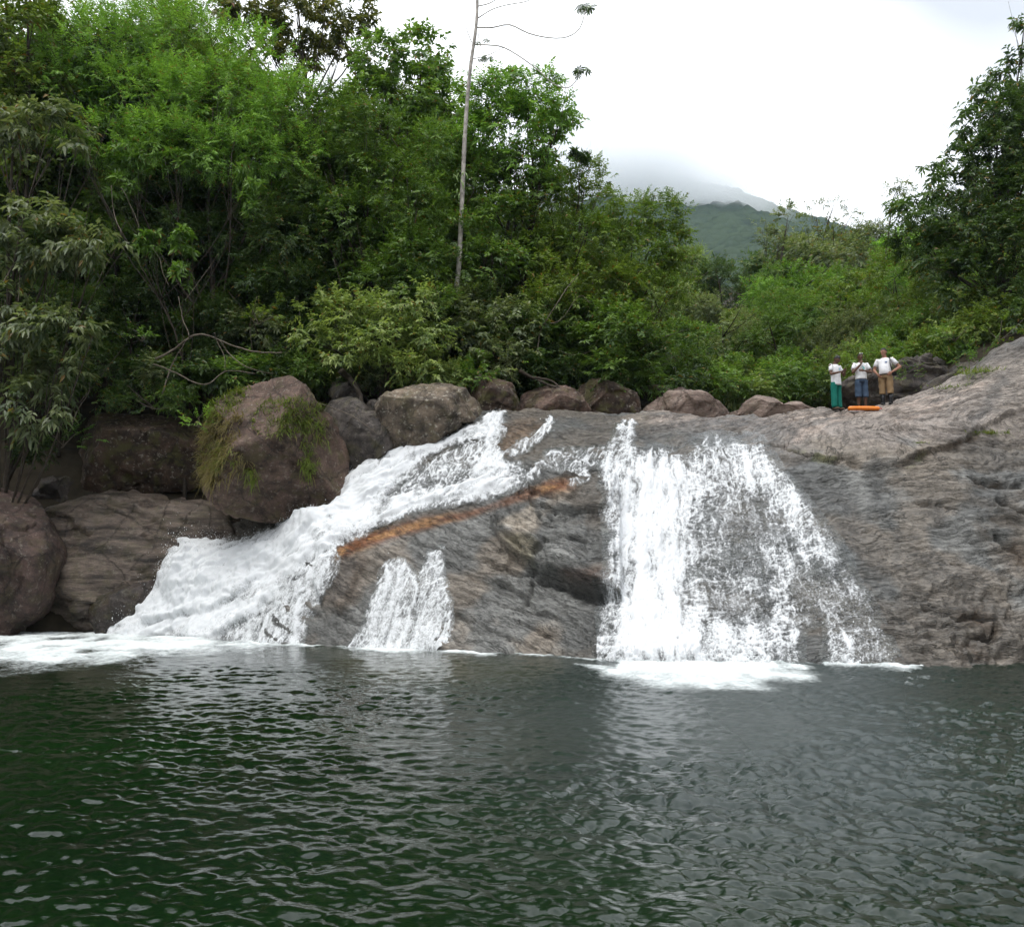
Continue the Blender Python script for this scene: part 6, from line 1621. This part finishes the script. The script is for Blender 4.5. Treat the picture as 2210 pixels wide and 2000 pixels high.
def person(spot, rz, H, skin, arms, head_turn, head_nod, belly, shirt_hem, shirt_mat, label, sleeve=0.62, scale_w=1.0):
    """spot: (X, Y). Local frame: facing -y, z up, feet on z = 0. arms = [(shoulder, elbow, wrist, hand dir, palm normal, curl, side)]"""
    s = H / 1.75
    X, Y = spot
    root = empty('person', (X, Y, rock_z(X, Y) - 0.01), rz)
    root.scale = (s * scale_w, s * scale_w, s)
    tag(root, label, 'person', 'people standing on the rock')
    # ---- body: one continuous surface
    J = Join()
    tors = [((0, 0, 0.86), 0.150, 0.105), ((0, 0, 0.95), 0.165, 0.115), ((0, -0.01, 1.05), 0.148, 0.105 + belly * 0.5), ((0, -0.01, 1.18), 0.155, 0.108 + belly * 0.4),
            ((0, 0, 1.30), 0.170, 0.112), ((0, 0.005, 1.40), 0.165, 0.095), ((0, 0.01, 1.455), 0.105, 0.07), ((0, 0.0, 1.49), 0.058, 0.058), ((0, -0.005, 1.56), 0.054, 0.056)]
    J.add(*loft(tors, 18))
    for sx in (-1, 1):
        J.add(*limb([(0.085 * sx, 0, 0.90), (0.10 * sx, -0.01, 0.70), (0.105 * sx, -0.012, 0.50), (0.105 * sx, 0.012, 0.28), (0.105 * sx, 0.015, 0.07)], [0.092, 0.085, 0.058, 0.055, 0.036], 14, 14))
        J.add(*ell((0.115 * sx, -0.055, 0.035), (0.042, 0.115, 0.036), 2))
    for (S, E, Wr, hd, pn, curl, side) in arms:
        J.add(*limb([S, (np.array(S) + np.array(E)) / 2, E], [0.056, 0.048, 0.041], 8)); J.add(*limb([E, (np.array(E) + np.array(Wr)) / 2, Wr], [0.043, 0.039, 0.027], 8))
        J.add(*ell(S, (0.066, 0.062, 0.066), 2)); J.add(*ell(E, (0.042, 0.042, 0.042), 2))
        hand(J, Wr, hd, pn, curl, side)
    Mh = np.array(Matrix.Rotation(head_turn, 3, 'Z') @ Matrix.Rotation(head_nod, 3, 'X'))
    piv = np.array([0, 0.0, 1.53])
    def hp(p): return np.asarray(p) @ Mh.T + piv
    HJ = Join()
    hv, hf = ICO[3]
    hv = hv * np.array([0.076, 0.098, 0.122]); hv[:, 0] *= 1 - 0.22 * np.clip(-hv[:, 2] / 0.12, 0, 1); hv[:, 1] -= 0.012 * np.clip(-hv[:, 2] / 0.12, 0, 1)
    hv = hv + np.array([0, -0.018, 0.115])
    HJ.add(hv, [tuple(f) for f in hf])
    HJ.add(*ell((0, -0.118, 0.100), (0.015, 0.022, 0.024), 2)); HJ.add(*ell((0, -0.108, 0.060), (0.026, 0.014, 0.010), 2)); HJ.add(*ell((0, -0.100, 0.022), (0.024, 0.018, 0.016), 2))
    for sx in (-1, 1):
        HJ.add(*ell((0.078 * sx, 0.0, 0.105), (0.012, 0.022, 0.033), 2)); HJ.add(*ell((0.030 * sx, -0.104, 0.140), (0.020, 0.012, 0.008), 2))
    J.add(np.concatenate(HJ.V) @ Mh.T + piv, HJ.F)
    body = J.obj('body', skin, root)
    rm = body.modifiers.new('remesh', 'REMESH'); rm.mode = 'VOXEL'; rm.voxel_size = 0.0095; rm.use_smooth_shade = True
    sm = body.modifiers.new('smooth', 'SMOOTH'); sm.factor = 0.5; sm.iterations = 2
    for sx in (-1, 1):
        V, F = ell((0.030 * sx, -0.109, 0.122), (0.010, 0.006, 0.006), 2); new_obj('eye', V @ Mh.T + piv, F, M_EYE, root)
    # hair
    hv, hf = ICO[4]
    hv = hv * np.array([0.083, 0.104, 0.120]) + np.array([0, -0.008, 0.128])
    hair_line = 0.150 + 0.0 * hv[:, 0]
    keepv = (hv[:, 2] > np.where(hv[:, 1] < -0.04, 0.172, np.where(hv[:, 1] < 0.03, 0.125, 0.065)))
    f = hf[keepv[hf].all(axis=1)]
    hv = hv * 1.0 + 0.006 * np.stack([fbm(hv[:, 0] * 40, hv[:, 1] * 40, hv[:, 2] * 40 + k, 2, seed=5) for k in range(3)], 1)
    new_obj('hair', hv @ Mh.T + piv, f.copy(), M_HAIR, root)
    # shirt
    rings = []
    zs = np.linspace(shirt_hem, 1.455, 16)
    for z in zs:
        a = np.interp(z, [0.70, 0.86, 0.95, 1.05, 1.18, 1.30, 1.38, 1.43, 1.455], [0.182, 0.180, 0.176, 0.166, 0.170, 0.182, 0.180, 0.146, 0.098])
        b = np.interp(z, [0.70, 0.86, 0.95, 1.05, 1.18, 1.30, 1.38, 1.43, 1.455], [0.140, 0.138, 0.134 + belly * 0.4, 0.124 + belly, 0.128 + belly * 0.8, 0.132, 0.118, 0.095, 0.075])
        rings.append(((0, -0.008 - belly * 0.35 * math.exp(-((z - 1.08) / 0.15) ** 2), z), a, b))
    JS = Join(); JS.add(*loft(rings, 28, True, 0.05, 11))
    for (S, E, Wr, hd, pn, curl, side) in arms:
        S, E = np.array(S), np.array(E)
        e = S + (E - S) * sleeve
        inn = np.array([S[0] * 0.55, S[1], S[2] - 0.02])
        JS.add(*tube(np.array([inn, S + np.array([0, 0, 0.004]), (S + e) / 2, e]), [0.066, 0.068, 0.062, 0.066], 14))
    JS.obj('shirt', shirt_mat, root)
    def chest(u0, u1, z0, z1, mat, name, skew=0.0, off=0.006):
        """flat print following the shirt; u in radians from straight ahead, positive to the wearer's left"""
        V = []
        for i in range(7):
            for j in range(4):
                z = z0 + (z1 - z0) * j / 3 + skew * (i / 6 - 0.5)
                u = u0 + (u1 - u0) * i / 6
                a = np.interp(z, [r[0][2] for r in rings], [r[1] for r in rings]) * 1.05 + off
                b = np.interp(z, [r[0][2] for r in rings], [r[2] for r in rings]) * 1.05 + off
                cy = np.interp(z, [r[0][2] for r in rings], [r[0][1] for r in rings])
                V.append((a * math.sin(u), cy - b * math.cos(u), z))
        F = [(j * 4 + k, (j + 1) * 4 + k, (j + 1) * 4 + k + 1, j * 4 + k + 1) for j in range(6) for k in range(3)]
        return new_obj(name, V, F, mat, root)
    return root, chest
def legs_cloth(root, mat, z_end, r0, r1, name='trousers', z_top=0.98, bag=0.06, seed=3):
    J = Join()
    J.add(*loft([((0, 0, z_top - 0.16), 0.178, 0.130), ((0, 0, z_top - 0.08), 0.178, 0.132), ((0, 0, z_top), 0.168, 0.126)], 22, True, 0.03, seed))
    for sx in (-1, 1):
        rings = []
        for t in np.linspace(0, 1, 16):
            z = z_top - 0.10 + (z_end - z_top + 0.10) * t
            r = r0 + (r1 - r0) * t
            rings.append(((0.092 * sx + 0.016 * sx * t, -0.006 + 0.012 * math.sin(t * 3), z), r * (1 + 0.05 * math.sin(t * 17 + sx)), r * 1.06 * (1 + 0.05 * math.sin(t * 13 + sx))))
        J.add(*loft(rings, 18, True, bag * 1.6, seed + 5 + sx))
    return J.obj(name, mat, root)
def shoe(root, sx, mat, name, top, r):
    J = Join()
    c = np.array([0.107 * sx, 0.0, 0.0])
    J.add(*ell(c + [0, -0.065, 0.042], (0.050, 0.135, 0.045), 3)); J.add(*ell(c + [0, 0.01, 0.05], (0.047, 0.06, 0.055), 2))
    J.add(*loft([(tuple(c + [0, 0.012, 0.03]), r * 0.86, r * 0.95), (tuple(c + [0, 0.012, 0.10]), r * 0.85, r * 0.95), (tuple(c + [0, 0.010, top * 0.6]), r * 0.98, r * 1.0), (tuple(c + [0, 0.008, top]), r * 1.05, r * 1.08)], 16))
    o = J.obj(name, mat, root)
    V, F = loft([(tuple(c + [0, -0.055, 0.0]), 0.052, 0.142), (tuple(c + [0, -0.055, 0.018]), 0.054, 0.145)], 18)
    new_obj('sole', V, F, M_BLACK, o)

def spot(px, py_feet, Y): 
    p = at(px, py_feet, Y); return (float(p[0]), float(p[1]))
YP = 26.6
# left: green trousers, looking down at his hands
p1, chest1 = person(spot(1806, 872, YP - 0.45), 0.5, 1.74, SKIN_D,
    [((-0.195, 0, 1.40), (-0.285, -0.07, 1.12), (-0.075, -0.285, 1.17), (0.75, -0.55, 0.15), (0.3, 0.2, 0.9), 0.55, 1),
     ((0.195, 0, 1.40), (0.275, -0.09, 1.13), (0.085, -0.300, 1.19), (-0.65, -0.6, 0.2), (-0.3, 0.2, 0.9), 0.55, -1)],
    0.15, 0.62, 0.0, 0.80, M_WHITE, 'person in white T-shirt and green trousers looking down at their hands')
legs_cloth(p1, M_GREENP, 0.09, 0.100, 0.084, bag=0.09)
for sx in (-1, 1): shoe(p1, sx, M_BOOT, 'boot', 0.14, 0.055)
chest1(0.05, 0.30, 1.24, 1.34, M_PALEBLUE, 'chest_print')
V, F = ell((0.01, -0.36, 1.20), (0.035, 0.020, 0.030), 2)
# middle: denim shorts, hand at the chin
p2, chest2 = person(spot(1861, 868, YP), -0.05, 1.77, SKIN_D,
    [((-0.20, 0, 1.40), (-0.285, -0.12, 1.13), (-0.055, -0.205, 1.375), (0.30, 0.0, 0.95), (0.4, 0.8, 0.0), 0.75, 1),
     ((0.20, 0, 1.40), (0.290, -0.10, 1.13), (0.020, -0.255, 1.155), (-0.98, -0.1, 0.1), (0.1, 0.95, -0.1), 0.35, -1)],
    0.0, 0.05, 0.0, 0.93, M_WHITE, 'person in white T-shirt and denim knee shorts with hand at the chin')
legs_cloth(p2, M_DENIM, 0.36, 0.104, 0.098, name='shorts', bag=0.07)
for k in range(3):
    chest2(0.02 + 0.05 * k, 0.42 - 0.04 * k, 1.285 - 0.033 * k, 1.305 - 0.033 * k, M_TEAL, 'chest_print_stripe', skew=-0.06)
V, F = tube(np.array([(-0.085, 0.02, 1.72), (-0.07, -0.085, 1.735), (0, -0.115, 1.738), (0.07, -0.085, 1.735), (0.085, 0.02, 1.72)]), 0.006, 6)
g = new_obj('sunglasses', V, F, M_BLACK, p2)
for sx in (-1, 1):
    V, F = ell((0.034 * sx, -0.112, 1.742), (0.028, 0.008, 0.018), 2); new_obj('lens', V, F, M_LENS, g)
# right: khaki trousers and black rubber boots, hands at the belt
p3, chest3 = person(spot(1914, 866, YP), -0.62, 1.85, SKIN_L,
    [((-0.205, 0, 1.40), (-0.300, -0.02, 1.12), (-0.185, -0.155, 0.955), (0.45, -0.35, -0.65), (0.7, 0.5, 0.1), 0.5, 1),
     ((0.205, 0, 1.40), (0.395, 0.06, 1.15), (0.205, -0.125, 0.985), (-0.55, -0.35, -0.55), (-0.6, 0.6, 0.1), 0.5, -1)],
    -0.35, 0.12, 0.045, 0.955, M_WHITE, 'person in white T-shirt, khaki trousers and black rubber boots, hands on hips', scale_w=1.03)
legs_cloth(p3, M_KHAKI, 0.36, 0.110, 0.085, bag=0.08)
for sx in (-1, 1): shoe(p3, sx, M_RUBBER, 'rubber_boot', 0.40, 0.070)
chest3(0.18, 0.48, 1.285, 1.315, M_NAVY, 'chest_emblem'); chest3(0.26, 0.42, 1.318, 1.335, M_PALEBLUE, 'chest_emblem')
V, F = loft([((0, 0, 0.935), 0.185, 0.142), ((0, 0, 0.975), 0.184, 0.142)], 24, False); new_obj('belt', V, F, M_BLACK, p3)
V, F = tube(spline([(0.12, 0.02, 1.475), (0.165, -0.09, 1.40), (0.170, -0.125, 1.28), (0.185, -0.11, 1.12), (0.205, -0.02, 1.00)], 14), 0.014, 6); new_obj('shoulder_strap', V, F, M_BLACK, p3)
V, F = ell((0.235, 0.08, 0.97), (0.06, 0.10, 0.07), 3); V[:, 2] = np.clip(V[:, 2], 0.92, 1.03); new_obj('hip_bag', V, F, M_BLACK, p3)
V, F = ell((0.242, -0.055, 1.285), (0.020, 0.020, 0.012), 2)
# ---- orange rescue tube lying at their feet
def rescue_tube():
    M_OR = simple_mat('orange_vinyl', (0.85, 0.22, 0.01), 0.10, 0.8, 0.05, 5)
    M_RED = simple_mat('red_webbing', (0.45, 0.01, 0.02), 0.6, 0.2)
    Y = 26.15
    a, b = at(1829, 868, Y), at(1898, 868, Y)
    za, zb = rock_z(a[0], Y), rock_z(b[0], Y)
    c = (a + b) / 2; c[2] = max(za, zb, rock_z(c[0], Y)) + 0.0
    root = empty('rescue_tube', c)
    L = (b[0] - a[0]) / 2; r = 0.070
    xs = np.array([-1, -0.985, -0.96, -0.92, -0.88, -0.6, -0.3, 0, 0.3, 0.6, 0.88, 0.92, 0.96, 0.985, 1]) * L
    rr = np.array([0.3, 0.55, 0.75, 0.92, 1, 1, 1, 1, 1, 1, 1, 0.92, 0.75, 0.55, 0.3]) * r
    P = np.stack([xs, 0.010 * np.sin(xs * 3), r + 0.008 * np.cos(xs * 3.5)], 1)
    V, F = tube(P, rr, 24); V[:, 1] = V[:, 1] * 1.25
    new_obj('float_body', V, F, M_OR, root)
    V, F = tube(np.array([(-0.50 * L, 0, r + 0.003), (-0.445 * L, 0, r + 0.003)]), r * 1.035, 24); V[:, 1] *= 1.25
    new_obj('strap', V, F, M_RED, root)
    V, F = tube(spline([(-L, 0, r), (-L - 0.08, -0.02, 0.045), (-L - 0.16, 0.03, 0.03)], 8), 0.012, 6); new_obj('tow_strap', V, F, M_BLACK, root)
    V, F = tube(spline([(L, 0, r), (L + 0.05, 0.0, 0.07), (L + 0.08, 0.02, 0.045)], 8), 0.014, 6); new_obj('end_clip', V, F, M_RED, root)
    tag(root, 'orange vinyl rescue tube lying on the rock in front of the people', 'rescue tube')
rescue_tube()

# ================================================================== AIR
def build_haze():
    m, nt = new_mat('thin_haze'); L = nt.links.new
    out = nd(nt, 'ShaderNodeOutputMaterial'); v = nd(nt, 'ShaderNodeVolumePrincipled')
    v.inputs['Color'].default_value = (0.66, 0.85, 1.0, 1)
    v.inputs['Density'].default_value = 0.00014
    v.inputs['Anisotropy'].default_value = 0.2
    L(v.outputs[0], out.inputs['Volume'])
    x0, x1, y0, y1, z0, z1 = -450, 930, -90, 1120, -12, 470
    V = [(x0,y0,z0),(x1,y0,z0),(x1,y1,z0),(x0,y1,z0),(x0,y0,z1),(x1,y0,z1),(x1,y1,z1),(x0,y1,z1)]
    F = [(0,3,2,1),(4,5,6,7),(0,1,5,4),(1,2,6,5),(2,3,7,6),(3,0,4,7)]
    o = new_obj('haze', V, F, m, smooth=False)
    tag(o, 'thin damp haze that fades the mountain', kind='stuff')
build_haze()

def build_mist():
    """cloud lying on the mountain's shoulder"""
    m, nt = new_mat('hill_mist'); L = nt.links.new
    out = nd(nt, 'ShaderNodeOutputMaterial'); v = nd(nt, 'ShaderNodeVolumePrincipled')
    v.inputs['Color'].default_value = (0.97, 0.985, 1.0, 1)
    tc = nd(nt, 'ShaderNodeTexCoord')
    ln = nd(nt, 'ShaderNodeVectorMath', operation='LENGTH'); L(tc.outputs['Object'], ln.inputs[0])
    mp = nd(nt, 'ShaderNodeMapping'); mp.inputs['Scale'].default_value = (2.2, 1.2, 1.6); L(tc.outputs['Object'], mp.inputs['Vector'])
    nz = nd(nt, 'ShaderNodeTexNoise', Scale=1.3, Detail=4.0, Roughness=0.55); L(mp.outputs[0], nz.inputs['Vector'])
    fo = nd(nt, 'ShaderNodeMapRange'); fo.inputs[1].default_value = 0.25; fo.inputs[2].default_value = 0.98; fo.inputs[3].default_value = 1.0; fo.inputs[4].default_value = 0.0
    L(ln.outputs['Value'], fo.inputs[0])
    ad = nd(nt, 'ShaderNodeMath', operation='ADD'); L(fo.outputs[0], ad.inputs[0]); L(nz.outputs['Fac'], ad.inputs[1])
    th = nd(nt, 'ShaderNodeMapRange'); th.inputs[1].default_value = 0.62; th.inputs[2].default_value = 1.5; th.inputs[3].default_value = 0.0; th.inputs[4].default_value = 0.042
    L(ad.outputs[0], th.inputs[0])
    ed = nd(nt, 'ShaderNodeMath', operation='MULTIPLY'); L(th.outputs[0], ed.inputs[0]); L(fo.outputs[0], ed.inputs[1])
    L(ed.outputs[0], v.inputs['Density'])
    L(v.outputs[0], out.inputs['Volume'])
    m.cycles.volume_sampling = 'DISTANCE' if hasattr(m.cycles, 'volume_sampling') else m.cycles.volume_sampling
    V, F = ICO[3]
    for px, py, Y, rx, ry, rz in ((1430,372,800,110,150,50),(1590,418,760,85,100,20),(1270,372,800,110,140,54)):
        o = new_obj('mist', V, F, m)
        c = at(px, py, Y); o.location = [float(t) for t in c]; o.scale = (rx, ry, rz); o.rotation_euler = (0, R(13), 0)
        tag(o, 'low white cloud clinging to the mountain', kind='stuff')
build_mist()
